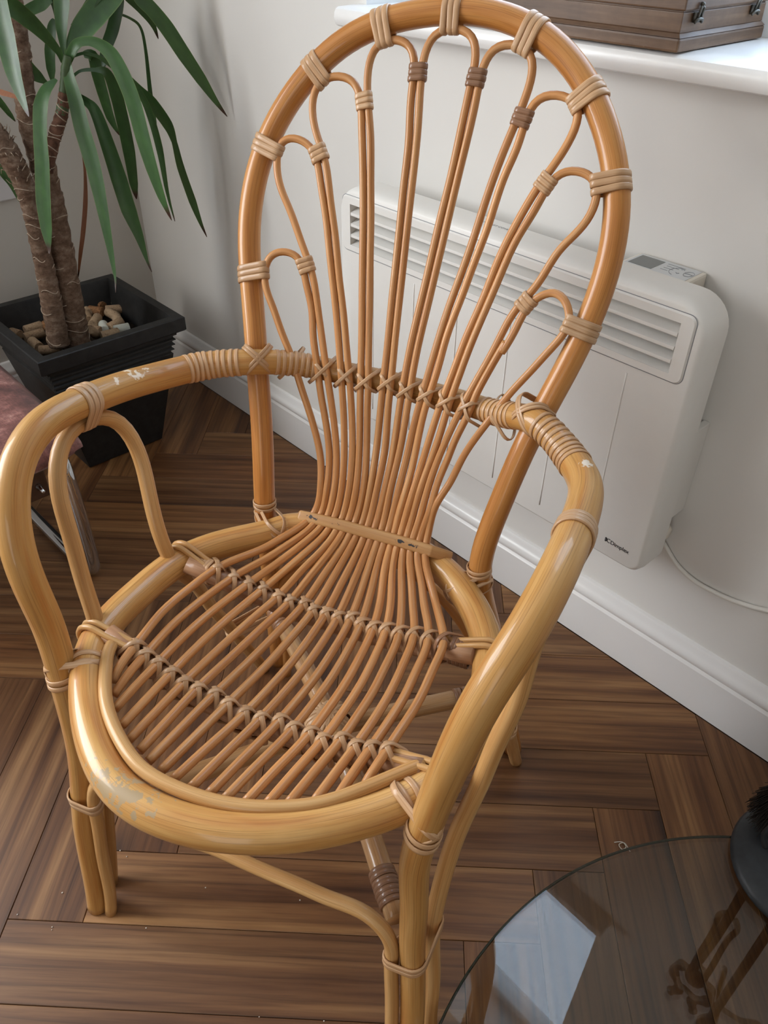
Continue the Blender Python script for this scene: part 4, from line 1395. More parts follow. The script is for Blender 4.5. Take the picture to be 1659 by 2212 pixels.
layer('base_moulding', 0.9602, 0.9745, 0.0, 0.0025)
layer('base_step', 0.9745, 0.9790, 0.0, 0.0008, 0.004)
layer('lower_tray', 0.9790, 0.9990, 0.004, 0.0010)
layer('lid_groove', 0.9990, 1.0010, 0.0050, 0.0003)
layer('lid', 1.0010, 1.0220, 0.001, 0.0016)
layer('lid_moulding', 1.0220, 1.0330, 0.001, 0.0012, 0.008)
layer('lid_panel', 1.0330, 1.0480, 0.012, 0.002)
for y in (0.983, 1.118):
    m = MB()
    x = bx1 - 0.003
    m.box((x, y - 0.0075, 0.9885), (x + 0.003, y + 0.0075, 0.9985))
    m.tube([(x + 0.0035, y - 0.008, 0.9885), (x + 0.005, y - 0.0055, 0.9915), (x + 0.0052, y, 0.9925), (x + 0.005, y + 0.0055, 0.9915), (x + 0.0035, y + 0.008, 0.9885)], 0.0018, 8)
    m.tube([(x + 0.004, y - 0.0035, 0.9925), (x + 0.006, y - 0.003, 1.003), (x + 0.004, y, 1.0055), (x + 0.006, y + 0.003, 1.003), (x + 0.004, y + 0.0035, 0.9925)], 0.0016, 8)
    m.lathe([(0.0022, 0.0), (0.0022, 0.003), (0.0012, 0.0045)], (x + 0.003, y, 1.0065), 10, axis='X')
    to_local(m, wbx.location).build('clasp', M_CLASP, wbx)

# ------------------------------------------------------------------ planter, corks, yucca
PLC = Vector((-1.722, 0.652, 0))
pl = empty('planter', PLC)
tag(pl, 'square black tapered planter full of wine corks in the room corner', 'planter')
PT, PBH, PTH, WT = 0.335, 0.098, 0.1725, 0.022


def half_at(z): return PBH + (PTH - 0.010 - PBH) * z / PT


m = MB()
prof = [(half_at(0) - 0.004, 0.0), (half_at(0), 0.003)]
for g in range(4):
    zc = 0.247 + g * 0.0125
    if g < 4:
        prof += [(half_at(zc - 0.005), zc - 0.005), (half_at(zc) - 0.0045, zc - 0.0015), (half_at(zc) - 0.0045, zc + 0.0015), (half_at(zc + 0.005) + 0.001, zc + 0.0048)]
prof += [(half_at(0.298), 0.297), (PTH - 0.003, 0.301), (PTH, 0.304), (PTH, PT - 0.002), (PTH - 0.002, PT), (PTH - WT, PT), (PTH - WT - 0.002, PT - 0.003), (PTH - WT - 0.012, 0.25), (PTH - WT - 0.018, 0.235)]
V, F = [], []
for (h_, z) in prof: V += [(-h_, -h_, z), (h_, -h_, z), (h_, h_, z), (-h_, h_, z)]
for i in range(len(prof) - 1):
    for k in range(4):
        k2 = (k + 1) % 4
        F.append((i * 4 + k, i * 4 + k2, (i + 1) * 4 + k2, (i + 1) * 4 + k))
F.append((3, 2, 1, 0))
m.add(V, F)
auto_smooth(m.build('pot', M_BLACKPOT, pl, True), 0.5)
m = MB()
hs = PTH - WT - 0.013
N = 16
V = [(-hs + 2 * hs * i / N, -hs + 2 * hs * j / N, 0.2555 + 0.004 * math.sin(i * 2.1 + j * 1.3) + 0.003 * math.sin(j * 3.7 - i)) for j in range(N + 1) for i in range(N + 1)]
F = [(j * (N + 1) + i, j * (N + 1) + i + 1, (j + 1) * (N + 1) + i + 1, (j + 1) * (N + 1) + i) for j in range(N) for i in range(N)]
m.add(V, F)
tag(m.build('soil', M_SOIL, pl), kind='stuff')

PD = json.loads((
    '{"leaves":[[[-1.6539,0.7146,0.8301,0.00439],[-1.6419,0.7206,0.8554,0.00779],[-1.6284,0.7303,0.8734,0.00772],[-1.6122,0.7472,0.8782,0.00771],[-1.5968,'
    '0.7621,0.8727,0.01029],[-1.582,0.7752,0.8567,0.0138],[-1.5691,0.7835,0.8253,0.0157],[-1.5569,0.79,0.7807,0.01595],[-1.546,0.793,0.7155,0.01542],'
    '[-1.5352,0.796,0.6613,0.01293],[-1.5236,0.8007,0.6093,0.00846],[-1.5112,0.8079,0.5636,0.00057]],[[-1.6271,0.8406,0.7846,0.00555],[-1.6223,0.8532,'
    '0.7459,0.00753],[-1.6187,0.8626,0.6749,0.00774],[-1.6178,0.8649,0.585,0.004],[-1.6154,0.8711,0.5231,0.00061]],[[-1.6435,0.7138,0.8467,0.00521],'
    '[-1.6331,0.7066,0.8187,0.01133],[-1.6208,0.7047,0.7814,0.01497],[-1.609,0.7013,0.736,0.01605],[-1.596,0.701,0.6882,0.01628],[-1.584,0.6982,0.6374,'
    '0.01469],[-1.5729,0.6932,0.578,0.01121],[-1.562,0.6873,0.5116,0.00667],[-1.5515,0.6807,0.4624,0.00241],[-1.5421,0.6711,0.4358,0.00058]],[[-1.6436,'
    '0.7135,0.7922,0.00266],[-1.6306,0.7299,0.7762,0.00804],[-1.6202,0.7397,0.7578,0.0117],[-1.6107,0.747,0.7023,0.0147],[-1.6015,0.7535,0.6373,0.01694],'
    '[-1.5929,0.7587,0.5739,0.01637],[-1.5835,0.7657,0.5219,0.0098],[-1.5752,0.7698,0.4704,0.00299],[-1.5676,0.7722,0.4465,0.0005]],[[-1.6784,0.7625,'
    '0.8478,0.00537],[-1.6828,0.7845,0.8422,0.01176],[-1.6928,0.792,0.8098,0.01291],[-1.7024,0.8005,0.7719,0.01224],[-1.7112,0.8112,0.7243,0.00965],'
    '[-1.7183,0.8262,0.688,0.00069]],[[-1.6788,0.7336,0.8133,0.00269],[-1.6786,0.7515,0.8211,0.0027],[-1.6749,0.7786,0.8206,0.00363],[-1.6726,0.8022,'
    '0.8129,0.00917],[-1.6745,0.8146,0.7725,0.01311],[-1.679,0.8205,0.73,0.01337],[-1.6838,0.8254,0.664,0.01276],[-1.6902,0.8262,0.5967,0.00908],[-1.6958,'
    '0.8289,0.5607,0.00072]],[[-1.6879,0.7377,0.8434,0.00267],[-1.6782,0.763,0.8501,0.00268],[-1.6726,0.7776,0.8471,0.00269],[-1.6669,0.7925,0.8402,'
    '0.00361],[-1.6557,0.8219,0.8156,0.00734],[-1.645,0.8498,0.7811,0.01028],[-1.6372,0.8701,0.757,0.01231],[-1.6281,0.8939,0.7153,0.01063],[-1.6249,'
    '0.9024,0.6796,0.00588],[-1.6227,0.9082,0.628,0.008],[-1.6172,0.9225,0.5566,0.00823],[-1.6132,0.933,0.5086,0.00419],[-1.6095,0.9427,0.474,0.00053]],'
    '[[-1.6627,0.7474,0.8948,0.00694],[-1.6435,0.7894,0.938,0.00859],[-1.625,0.8293,0.9733,0.01023],[-1.6139,0.8499,0.966,0.01201],[-1.6052,0.8645,0.9384,'
    '0.01304],[-1.5962,0.8794,0.9206,0.01316],[-1.5854,0.8994,0.8901,0.01426],[-1.5736,0.9219,0.8466,0.01365],[-1.5613,0.9456,0.8029,0.01115],[-1.5501,'
    '0.9666,0.7627,0.00568],[-1.5398,0.9849,0.7317,0.00048]],[[-1.6881,0.7652,0.8988,0.00528],[-1.672,0.8165,0.9529,0.00697],[-1.6642,0.8462,0.9557,'
    '0.00877],[-1.6585,0.8706,0.9342,0.00891],[-1.6537,0.8923,0.9114,0.00814],[-1.6519,0.9065,0.8897,0.00549],[-1.6527,0.9138,0.8653,0.00056]],[[-1.6963,'
    '0.7998,0.8881,0.00179],[-1.6882,0.8244,0.9087,0.00197],[-1.6814,0.8456,0.9103,0.00216],[-1.6731,0.8709,0.901,0.00236],[-1.6682,0.8871,0.8848,0.00275],'
    '[-1.6681,0.8909,0.8461,0.00326],[-1.6704,0.8883,0.7699,0.0048],[-1.6717,0.8884,0.7144,0.0049],[-1.6733,0.8879,0.6648,0.0006]],[[-1.6843,0.8031,0.949,'
    '0.00611],[-1.675,0.8313,0.9702,0.00784],[-1.6693,0.8503,0.9626,0.01053],[-1.6704,0.8514,0.9328,0.01156],[-1.6782,0.8351,0.8874,0.01264],[-1.686,'
    '0.8187,0.8565,0.01185],[-1.6926,0.8052,0.8248,0.00737],[-1.6976,0.7963,0.8005,0.00093]],[[-1.6527,0.7178,0.8415,0.00699],[-1.6504,0.733,0.8671,'
    '0.01303],[-1.6453,0.7558,0.8922,0.02076],[-1.6388,0.782,0.9154,0.0233],[-1.6294,0.8159,0.9435,0.02237],[-1.6209,0.8476,0.9728,0.01714],[-1.6137,'
    '0.8757,1.0005,0.00683]],[[-1.6636,0.7171,0.8441,0.00526],[-1.6609,0.7188,0.8671,0.00607],[-1.6575,0.7219,0.897,0.01114],[-1.6525,0.7295,0.9333,'
    '0.01604],[-1.6467,0.739,0.9753,0.01578],[-1.6403,0.7502,1.0227,0.00652]],[[-1.6553,0.7108,0.8418,0.00523],[-1.6481,0.7017,0.8624,0.00688],[-1.6451,'
    '0.6816,0.8894,0.01095],[-1.6435,0.6577,0.9155,0.01485],[-1.6432,0.6305,0.938,0.01617],[-1.645,0.5978,0.953,0.01428],[-1.6503,0.556,0.9494,0.0047]],'
    '[[-1.6109,0.6029,0.9761,0.01705],[-1.5934,0.5929,0.9386,0.01871],[-1.5748,0.5856,0.9006,0.01883],[-1.5563,0.5779,0.855,0.01585],[-1.5367,0.5731,'
    '0.8206,0.01036],[-1.5166,0.5697,0.7885,0.0008]],[[-1.6862,0.686,0.8037,0.00133],[-1.689,0.6787,0.8097,0.00531],[-1.6922,0.6704,0.8179,0.01057],'
    '[-1.6974,0.6568,0.8326,0.01484],[-1.702,0.6449,0.853,0.01554],[-1.7064,0.6333,0.8766,0.01364],[-1.7113,0.6204,0.899,0.00842]],[[-1.6439,0.6848,0.8172,'
    '0.00261],[-1.6408,0.6741,0.8126,0.00606],[-1.6398,0.6581,0.8013,0.01038],[-1.6388,0.6421,0.7759,0.0139],[-1.6368,0.6287,0.7315,0.0132],[-1.6335,'
    '0.6185,0.684,0.01428],[-1.6324,0.6027,0.6145,0.01459],[-1.6289,0.5933,0.5622,0.01112],[-1.6241,0.5871,0.5276,0.00374],[-1.6186,0.583,0.5178,0.00094]],'
    '[[-1.7199,0.7379,0.9038,0.00352],[-1.7294,0.734,0.8896,0.00887],[-1.7407,0.7254,0.8503,0.01083],[-1.7497,0.723,0.8176,0.00917],[-1.7579,0.7227,0.7903,'
    '0.00093]],[[-1.6991,0.7364,0.8922,0.00438],[-1.7019,0.7361,0.94,0.00947],[-1.7123,0.7158,0.9294,0.0112],[-1.7236,0.6933,0.9195,0.01034],[-1.7351,'
    '0.6703,0.9045,0.00605]],[[-1.7694,0.5805,0.6813,0.00556],[-1.7729,0.5854,0.6446,0.00849],[-1.7736,0.5974,0.6179,0.00765],[-1.7758,0.6058,0.5852,'
    '0.00486],[-1.7786,0.6123,0.5681,0.00059]],[[-1.7606,0.6035,0.7882,0.00714],[-1.7629,0.6161,0.7662,0.00725],[-1.7658,0.6272,0.7461,0.0055],[-1.7699,'
    '0.6352,0.7318,0.00074]]],"dead":[[[-1.6923,0.7263,0.6732,0.00143],[-1.695,0.7247,0.6349,0.00289],[-1.7008,0.7152,0.5774,0.00492],[-1.709,0.6992,'
    '0.5142,0.00502],[-1.7165,0.6852,0.4667,0.00408],[-1.724,0.6712,0.4156,0.00104]],[[-1.6078,0.5551,0.8207,0.00244],[-1.5975,0.5634,0.8153,0.0049],'
    '[-1.5863,0.5741,0.8113,0.00408],[-1.575,0.5849,0.8043,0.00066]]],"trunks":{"trunk":[[-1.7096,0.6248,0.2642,0.03105],[-1.7081,0.6287,0.3208,0.03049],'
    '[-1.7071,0.6314,0.3702,0.02999],[-1.7046,0.6381,0.4842,0.02784],[-1.7027,0.6428,0.5909,0.02584],[-1.7029,0.6425,0.6798,0.02405],[-1.7042,0.6389,'
    '0.7452,0.02162],[-1.703,0.6421,0.7927,0.01857],[-1.6993,0.6519,0.8542,0.01728],[-1.6979,0.6555,0.8978,0.01613],[-1.6962,0.6599,0.9407,0.01502],'
    '[-1.6946,0.6641,0.9821,0.01395]],"branch":[[-1.672,0.6393,0.6541,0.00923],[-1.6665,0.6535,0.6935,0.01185],[-1.6608,0.6686,0.726,0.01263],[-1.6547,'
    '0.6844,0.7554,0.01163],[-1.6496,0.6979,0.7931,0.01061],[-1.6456,0.7083,0.8317,0.00959],[-1.6429,0.7153,0.8543,0.00692]],"second":[[-1.6894,0.5798,'
    '0.2919,0.02288],[-1.6873,0.5851,0.3843,0.02217],[-1.6857,0.5894,0.4561,0.01965],[-1.6848,0.5918,0.5247,0.01917],[-1.6842,0.5933,0.59,0.01871],'
    '[-1.6854,0.5902,0.6396,0.02017],[-1.6895,0.5795,0.6879,0.02244],[-1.6943,0.567,0.7222,0.02296],[-1.7012,0.549,0.7558,0.02256]]},"corks":[[-1.9045,'
    '0.5737,0.272,-0.252,0.968,0.0,"t"],[-1.9009,0.6114,0.272,0.984,0.176,0.0,"w"],[-1.9324,0.6506,0.272,0.55,-0.5,0.67,"t"],[-1.8529,0.5861,0.272,-0.04,'
    '0.999,0.0,"t"],[-1.8379,0.6199,0.272,0.879,0.477,0.0,"b"],[-1.8173,0.5726,0.272,0.004,1.0,0.0,"g"],[-1.8579,0.5414,0.272,0.955,0.298,0.0,"t"],'
    '[-1.7667,0.5541,0.272,1.0,-0.018,0.0,"t"],[-1.7218,0.5674,0.272,0.5,0.866,0.0,"g"],[-1.758,0.6008,0.272,0.771,0.637,0.0,"t"],[-1.8661,0.7267,0.272,'
    '0.97,-0.242,0.0,"t"],[-1.8777,0.7655,0.272,0.978,0.209,0.0,"b"],[-1.8842,0.8026,0.272,0.998,0.065,0.0,"t"],[-1.8438,0.8089,0.272,1.0,-0.019,0.0,"w"],'
    '[-1.8251,0.7846,0.272,0.503,0.864,0.0,"g"],[-1.8012,0.7641,0.272,0.999,0.051,0.0,"t"],[-1.7971,0.717,0.272,-0.744,0.669,0.0,"t"],[-1.7496,0.7142,'
    '0.272,0.926,-0.379,0.0,"w"],[-1.7432,0.7414,0.272,-0.336,0.942,0.0,"t"],[-1.7118,0.7416,0.272,0.235,0.972,0.0,"w"],[-1.7221,0.6748,0.272,0.55,-0.5,'
    '0.67,"t"],[-1.7514,0.6895,0.272,0.897,0.443,0.0,"t"],[-1.8468,0.7436,0.272,0.855,0.519,0.0,"b"],[-1.7567,0.8099,0.272,0.992,0.129,0.0,"b"],[-1.7055,'
    '0.708,0.272,0.15,0.989,0.0,"t"],[-1.7719,0.7612,0.272,0.965,-0.261,0.0,"t"],[-1.8258,0.7099,0.272,0.952,-0.305,0.0,"t"],[-1.8887,0.5373,0.272,0.98,'
    '0.201,0.0,"t"]]}'))


def cork_mesh(name, mat, r, L):
    mb = MB()
    mb.lathe([(r - 0.0012, -L / 2), (r, -L / 2 + 0.0012), (r * 0.985, 0), (r, L / 2 - 0.0012), (r - 0.0012, L / 2)], (0, 0, 0), 16)
    me = mb.mesh(name)
    me.materials.append(mat)
    bm = bmesh.new(); bm.from_mesh(me); bmesh.ops.recalc_face_normals(bm, faces=bm.faces)
    for f in bm.faces: f.smooth = len(f.verts) < 10
    bm.to_mesh(me); bm.free()
    return me


CORKM = {'t': cork_mesh('wine_cork', M_CORK, 0.0116, 0.042), 'g': cork_mesh('wine_cork', M_CORK, 0.0112, 0.046), 'w': cork_mesh('wine_cork', M_CORKW, 0.0112, 0.036), 'b': cork_mesh('wine_cork', M_CORKB, 0.0118, 0.038)}
CL = ['end-on wine cork with a dark hole, farthest left in the planter', 'white-ended cork just right of the dark-holed cork at the planter left',
      'round cork end facing up left of the yucca trunk', 'long tan cork slanting up to the stained cork, left of the trunk foot',
      'cork with a brown end against the left of the trunk foot', 'long speckled cork, second up from the near left edge of the planter',
      'cork half under the left planter rim, below the dark-holed one', 'cork sloping down to the near left corner of the planter',
      'long cork lying level along the near edge of the planter', 'cork lying level against the near left of the trunk foot',
      'cork tucked against the right of the trunk, behind the others', 'brown-ended cork behind and right of the trunk',
      'cork farthest back in the planter near its rear corner', 'white cork beside the cork farthest back in the planter',
      'pale printed cork lying across the middle right of the planter', 'thick tan cork below the pale printed cork',
      'tan cork leaning away from the viewer right of the trunk', 'greenish white synthetic cork standing up right of the trunk foot',
      'long tan cork slanting up to the right beside the greenish white cork', 'short white cork by the near rim right of the slanting tan cork',
      'round cork standing on end right of the trunk foot', 'cork behind the one standing on end, right of the trunk foot',
      'flat brown cork lying level right of the trunk, near the back', 'dark-ended cork farthest right in the planter',
      'small tan cork against the near rim below the greenish white cork', 'tan cork under the thick cork on the right side of the planter',
      'cork upright against the right side of the trunk', 'tan cork at the far left edge of the planter, beyond the dark-holed cork']
RC = random.Random(3)
for i, c in enumerate(PD['corks']):
    o = bpy.data.objects.new('wine_cork', CORKM[c[6]])
    COL.objects.link(o)
    d = Vector(c[3:6]).normalized()
    o.location = (c[0], c[1], c[2] + (0.010 if i == 20 else 0.0005 * (i % 4)))
    o.rotation_mode = 'QUATERNION'
    o.rotation_quaternion = d.to_track_quat('Z', 'Y')
    tag(o, CL[i], 'cork', 'wine corks in the planter')

yu = empty('yucca_plant', (-1.71, 0.625, 0.262))
tag(yu, 'tall yucca with bare ringed trunks and long drooping green leaves', 'plant')
YL = yu.location


def trunk(name, pts, mat, rough, extra=None):
    P = catmull([p[:3] for p in pts], 10)
    R = []
    for i in range(len(pts) - 1):
        for k in range(10): R.append(pts[i][3] + (pts[i + 1][3] - pts[i][3]) * k / 10)
    R.append(pts[-1][3])
    mb = MB()
    seg = 20
    mb.tube(P, [r * (1 + 0.035 * math.sin(i * 1.9) + 0.02 * math.sin(i * 0.7)) for i, r in enumerate(R)], seg)
    mb.v = [(x + RC.uniform(-1, 1) * rough, y + RC.uniform(-1, 1) * rough, z + RC.uniform(-1, 1) * rough) for x, y, z in mb.v]
    to_local(mb, YL)
    o = mb.build(name, mat, yu)
    return o, P, R


def scars(parent, P, R, n, th, mat, full=False):
    """raised leaf-scar arcs round the stem"""
    mb = MB()
    for k in range(n):
        i = int((k + 0.5) / n * (len(P) - 2)) + 1
        T = (P[i + 1] - P[i - 1]).normalized()
        ex, ey = frame(T, U)
        a0 = RC.uniform(0, 2 * PI)
        aw = 2 * PI if full else RC.uniform(1.2, 3.4)
        pts = []
        for q in range(13):
            a = a0 + aw * q / 12
            pts.append(P[i] + (ex * math.cos(a) + ey * math.sin(a)) * (R[i] * 1.03) + T * (0.005 * math.sin(q * 0.5)))
        mb.tube(pts, th, 5)
    to_local(mb, YL)
    return tag(mb.build('leaf_scars', mat, yu), kind='stuff')


o1, P1, R1_ = trunk('trunk', PD['trunks']['trunk'], M_BARK, 0.0011)
scars(o1, P1, R1_, 34, 0.0010, M_SCAR)
o2, P2, R2_ = trunk('trunk', PD['trunks']['second'], M_BARK, 0.0011)
scars(o2, P2, R2_, 24, 0.0010, M_SCAR)
bpts = PD['trunks']['branch']
o3, P3, R3_ = trunk('branch', bpts[:5], M_BRANCH, 0.0006)
scars(o3, P3, R3_, 9, 0.0011, M_SCAR, True)
o4, P4, R4_ = trunk('leaf_stem', bpts[3:], M_STEM, 0.0)
o4['label'] = 'green upper stem'
# fibrous stubs on the left trunk's top
m = MB()
for k in range(40):
    i = RC.randrange(len(P2) * 6 // 10, len(P2) - 2)
    T = (P2[i + 1] - P2[i - 1]).normalized()
    ex, ey = frame(T, U)
    a = RC.uniform(0, 2 * PI)
    d = ex * math.cos(a) + ey * math.sin(a)
    p = P2[i] + d * R2_[i] * 0.97
    m.tube([p, p + d * 0.006 + T * 0.004, p + d * 0.010 + T * RC.uniform(-0.004, 0.012)], [0.0012, 0.0009, 0.0003], 4)
tag(to_local(m, YL).build('bark_fibres', M_SCAR, yu), kind='stuff')

CAMP = Vector((0, 0, 1.1))


def leaf(name, pts, mat, twist, fold=0.22):
    P = catmull([p[:3] for p in pts], 6)
    Wd = []
    for i in range(len(pts) - 1):
        for k in range(6): Wd.append(pts[i][3] + (pts[i + 1][3] - pts[i][3]) * k / 6)
    Wd.append(pts[-1][3])
    n = len(P)
    V, F, Uv = [], [], []
    sec = (-1.0, -0.5, 0.0, 0.5, 1.0)
    acc = [0.0]
    for i in range(1, n): acc.append(acc[-1] + (P[i] - P[i - 1]).length)
    for side in (0, 1):
        for i in range(n):
            T = (P[min(i + 1, n - 1)] - P[max(i - 1, 0)]).normalized()
            out = (P[0] + Vector((0.30, -0.33, 0.1)) - P[0]).normalized()       # the side the room sees
            B = T.cross(out)
            B = B.normalized() if B.length > 0.05 else T.orthogonal().normalized()
            a = twist * (acc[i] / acc[-1])
            Nn = B.cross(T).normalized()
            B2 = B * math.cos(a) + Nn * math.sin(a)
            N2 = Nn * math.cos(a) - B * math.sin(a)
            w = Wd[i] / max(math.cos(a), 0.5)
            for s_ in sec:
                V.append(P[i] + B2 * (w * s_) + N2 * (abs(s_) * w * fold + (0.0009 if side else 0.0) * (1 - abs(s_) * 0.7)))
    k = len(sec)
    for side in (0, 1):
        b = side * n * k
        for i in range(n - 1):
            for s_ in range(k - 1):
                q = (b + i * k + s_, b + i * k + s_ + 1, b + (i + 1) * k + s_ + 1, b + (i + 1) * k + s_)
                F.append(q if side else q[::-1])
                uu = [((s_) / 4, acc[i] / acc[-1]), ((s_ + 1) / 4, acc[i] / acc[-1]), ((s_ + 1) / 4, acc[i + 1] / acc[-1]), (s_ / 4, acc[i + 1] / acc[-1])]
                Uv.append(uu if side else uu[::-1])
    mb = MB()
    mb.add(V, F, Uv)
    to_local(mb, YL)
    return mb.build(name, mat, yu, True, 0.0, False)


for i, pts in enumerate(PD['leaves']): leaf('leaf', pts, M_LEAF, RC.uniform(-0.25, 0.25))
for pts in PD['dead']:
    leaf('leaf', pts, M_LEAFD, 0.2)['label'] = 'dead brown leaf'

# ------------------------------------------------------------------ chrome cantilever stool with velvet cushion
st = empty('cantilever_stool', (-1.45, 0.16, 0))
tag(st, 'low stool with worn brown velvet cushion on a chrome cantilever frame', 'stool')
sx0, sx1, sy0, sy1 = -1.74, -1.172, -0.10, 0.414
m = MB()
N1, N2_ = 26, 24
V, F = [], []
ncol = N1 + 1
for side in (0, 1):
    for j in range(N2_ + 1):
        for i in range(N1 + 1):
            u, v = i / N1 * 2 - 1, j / N2_ * 2 - 1
            e = max(abs(u) ** 6, abs(v) ** 6)
            edge = (1 - abs(u) ** 5) * (1 - abs(v) ** 5)
            cr = 0.012 * (abs(u * v)) ** 6
            x = (sx0 + sx1) / 2 + u * ((sx1 - sx0) / 2 - cr)
            y = (sy0 + sy1) / 2 + v * ((sy1 - sy0) / 2 - cr)
            w = 0.0015 * math.sin(9 * u + 3 * v) + 0.0012 * math.sin(13 * v - 4 * u)
            z = 0.345 + ((0.034 * edge ** 0.30 + w * edge) if side else -0.034 * edge ** 0.35)
            V.append((x, y, z))
nn = (N1 + 1) * (N2_ + 1)
for side in (0, 1):
    b = side * nn
    for j in range(N2_):
        for i in range(N1):
            q = (b + j * ncol + i, b + j * ncol + i + 1, b + (j + 1) * ncol + i + 1, b + (j + 1) * ncol + i)
            F.append(q if side else q[::-1])
m.add(V, F)
bmv = m.mesh('cushion')
bm = bmesh.new(); bm.from_mesh(bmv); bmesh.ops.remove_doubles(bm, verts=bm.verts, dist=1e-5); bmesh.ops.recalc_face_normals(bm, faces=bm.faces)
for v in bm.verts: v.co -= st.location
bm.to_mesh(bmv); bm.free()
link_mesh('cushion', bmv, M_VELVET, st)
m = MB()
for lo, hi in (((sx1 - 0.09, 0.10, 0.262), (sx1 - 0.035, 0.335, 0.315)), ((sx0 + 0.03, 0.0, 0.262), (sx0 + 0.08, 0.335, 0.315)), ((sx0 + 0.08, 0.28, 0.27), (sx1 - 0.09, 0.335, 0.312))):
    m.box(lo, hi)
to_local(m, st.location).build('seat_frame', M_BRONZE, st, False, 0.003)
for yy in (0.3865, -0.07):
    P = catmull([(-1.95 + 0.25, yy - 0.016, 0.013), (-1.54, yy - 0.014, 0.013), (-1.34, yy - 0.010, 0.013), (-1.285, yy - 0.006, 0.0135), (-1.262, yy - 0.002, 0.022), (-1.252, yy, 0.045), (-1.250, yy, 0.10), (-1.251, yy, 0.17), (-1.256, yy, 0.235), (-1.266, yy, 0.275), (-1.288, yy, 0.298), (-1.33, yy, 0.303), (-1.55, yy, 0.303), (-1.68, yy, 0.303)], 8)
    m = MB(); m.tube(P, 0.0125, 16)
    to_local(m, st.location).build('chrome_tube', M_CHROME, st)
m = MB(); m.lathe([(0.006, 0.0), (0.006, 0.005), (0.003, 0.009), (0.003, 0.022)], (sx1 - 0.036, 0.318, 0.288), 12, axis='X')
to_local(m, st.location).build('bolt', M_CHROME, st)

# ------------------------------------------------------------------ round smoked glass plate on a low pedestal
GT = 0.078                                # top of the glass
hp_ = empty('glass_plate', (0.2275, 0.4400, 0))
tag(hp_, 'round smoked glass plate raised just above the wooden floor at the lower right', 'glass plate')
m = MB()
m.lathe([(0.4578, GT - 0.010), (0.4595, GT - 0.0085), (0.4595, GT - 0.0015), (0.4578, GT)], (0, 0, 0), 160)
auto_smooth(m.build('glass_disc', M_GLASS, hp_, True), 0.5)
m = MB(); m.tube([(0.4598 * math.cos(2 * PI * k / 160), 0.4598 * math.sin(2 * PI * k / 160), GT - 0.005) for k in range(160)], 0.0018, 6, False, True)
m.build('ground_edge', M_GEDGE, hp_)
m = MB(); m.lathe([(0.13, 0.0002), (0.13, 0.008), (0.05, 0.012), (0.04, 0.05), (0.06, GT - 0.0105)], (0, 0, 0), 32)
auto_smooth(m.build('pedestal', M_IRON, hp_, True), 0.6)

# ------------------------------------------------------------------ fireside companion stand with brush and tongs
cs_ = empty('companion_stand', (-0.003, 0.790, GT + 0.0003))
tag(cs_, 'black domed fireside companion stand on the glass plate by the skirting', 'companion stand')
m = MB()
m.lathe([(0.097, 0.0), (0.100, 0.003), (0.100, 0.007), (0.095, 0.0125), (0.080, 0.020), (0.055, 0.026), (0.022, 0.0305), (0.010, 0.034)], (0, 0, 0), 48)
m.build('base', M_IRON, cs_)
m = MB(); m.tube([(0, 0, 0.03), (0, 0, 0.50)], 0.007, 12); m.build('post', M_IRON, cs_)
m = MB(); m.lathe([(0.004, 0.50), (0.013, 0.505), (0.017, 0.52), (0.012, 0.535), (0.005, 0.542)], (0, 0, 0), 18); m.build('finial', M_IRON, cs_)
for a in (0, 90, 180, 270):
    m = MB()
    ar = math.radians(a + 20)
    d = Vector((math.cos(ar), math.sin(ar), 0))
    m.tube(catmull([Vector((0, 0, 0.44)), d * 0.035 + Wz * 0.45, d * 0.058 + Wz * 0.435, d * 0.068 + Wz * 0.442], 5), 0.0045, 8)
    m.build('hook_arm', M_IRON, cs_)
# hearth brush hanging from the stand
hb = empty('hearth_brush', (-0.0560, 0.812, GT + 0.0225))
tag(hb, 'hearth brush with flared dark bristles hanging over the black domed base', 'brush')
m = MB(); m.tube([(0, 0, 0.10), (0.000, -0.002, 0.28), (-0.004, 0.004, 0.40)], [0.008, 0.006, 0.005], 10); m.build('handle', M_IRON, hb)
m = MB(); m.lathe([(0.026, 0.068), (0.029, 0.072), (0.029, 0.094), (0.020, 0.104), (0.008, 0.112)], (0, 0, 0), 24); m.build('ferrule', M_IRON, hb)
m = MB()
for k in range(1800):
    a = RC.uniform(0, 2 * PI)
    q = math.sqrt(RC.uniform(0, 1))
    r0, r1 = 0.025 * q, (0.050 * q + RC.uniform(-0.005, 0.005))
    z1 = RC.uniform(0.0, 0.014) + 0.010 * q
    a2 = a + RC.uniform(-0.12, 0.12)
    p0 = Vector((r0 * math.cos(a), r0 * math.sin(a), 0.072))
    p1 = Vector((0.5 * (r0 + r1) * 1.04 * math.cos(a), 0.5 * (r0 + r1) * 1.04 * math.sin(a), 0.042))
    p2 = Vector((r1 * math.cos(a2), r1 * math.sin(a2), z1))
    m.tube([p0, p1, p2], [0.0006, 0.0006, 0.0004], 3, False)
tag(m.build('bristles', M_BRISTLE, hb), kind='stuff')
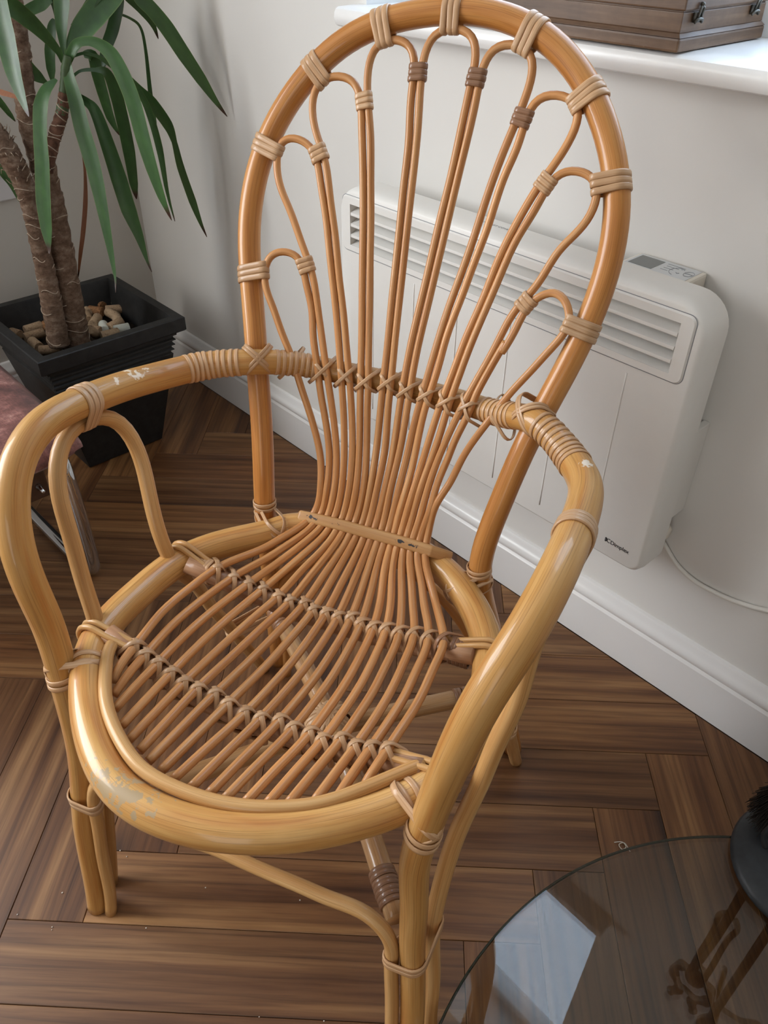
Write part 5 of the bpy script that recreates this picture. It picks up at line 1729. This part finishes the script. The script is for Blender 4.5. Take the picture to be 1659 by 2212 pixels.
# tongs hanging on the near side of the stand (above the picture's right edge, mirrored in the glass)
tg = empty('fire_tongs', (-0.047, 0.716, GT + 0.085))
tag(tg, 'black iron fire tongs hanging on the stand right of the hearth brush', 'tongs')
for sg in (-1, 1):
    m = MB(); m.tube(catmull([(sg * 0.004, 0, 0.185), (sg * 0.011, 0, 0.165), (sg * 0.010, 0, 0.06), (sg * 0.014, 0, 0.02), (sg * 0.006, 0, 0.002)], 6), 0.0042, 8)
    m.build('tong_leg', M_IRON, tg)
    m = MB(); m.tube(catmull([(sg * 0.004, 0, 0.190), (sg * 0.024, 0.004, 0.205), (sg * 0.030, 0.004, 0.235), (sg * 0.012, 0.002, 0.262), (sg * 0.020, 0, 0.285)], 6), [0.009 - 0.003 * abs(math.sin(k * 0.5)) for k in range(25)], 9)
    m.build('scroll_handle', M_IRON, tg)
m = MB(); m.lathe([(0.010, 0.178), (0.016, 0.184), (0.016, 0.198), (0.010, 0.205)], (0, 0, 0), 14); m.build('pivot', M_IRON, tg)

# ------------------------------------------------------------------ specks and a thread on the floor
M_CRUMB = plain('pale_crumb', (0.75, 0.70, 0.62), 0.8)
RS = random.Random(11)
m = MB()
for (x, y) in [(-0.6544, 0.2021), (-0.6799, 0.1414), (-0.6924, 0.0499), (-0.6576, 0.0193), (-0.705, -0.0082), (-0.5718, 0.1116), (-0.6546, 0.0173), (-0.5651, 0.2003), (-0.4623, 0.2871), (-0.6945, 0.1389), (-0.7177, 0.1816), (-0.3243, 0.2171), (-0.382, 0.1608)]:
    r = RS.uniform(0.0007, 0.0013)
    m.lathe([(r * 0.6, 0.0), (r, r * 0.6), (r * 0.5, r * 1.3)], (x, y, 0.0002), 6)
tag(m.build('floor_crumbs', M_CRUMB), 'tiny pale crumbs scattered on the planks round the front left leg', 'crumbs', None, 'stuff')
m = MB()
tx, ty = (-0.2056, 0.6858)
m.tube(catmull([(tx - 0.012, ty - 0.004, 0.001), (tx - 0.004, ty + 0.004, 0.003), (tx + 0.004, ty + 0.002, 0.002), (tx + 0.002, ty - 0.005, 0.0015), (tx - 0.005, ty - 0.003, 0.003), (tx - 0.001, ty + 0.006, 0.0015), (tx + 0.012, ty + 0.001, 0.001)], 6), 0.0006, 5)
tag(m.build('loose_thread', M_CRUMB), 'curled pale thread on the floor at the glass plate edge', 'thread')
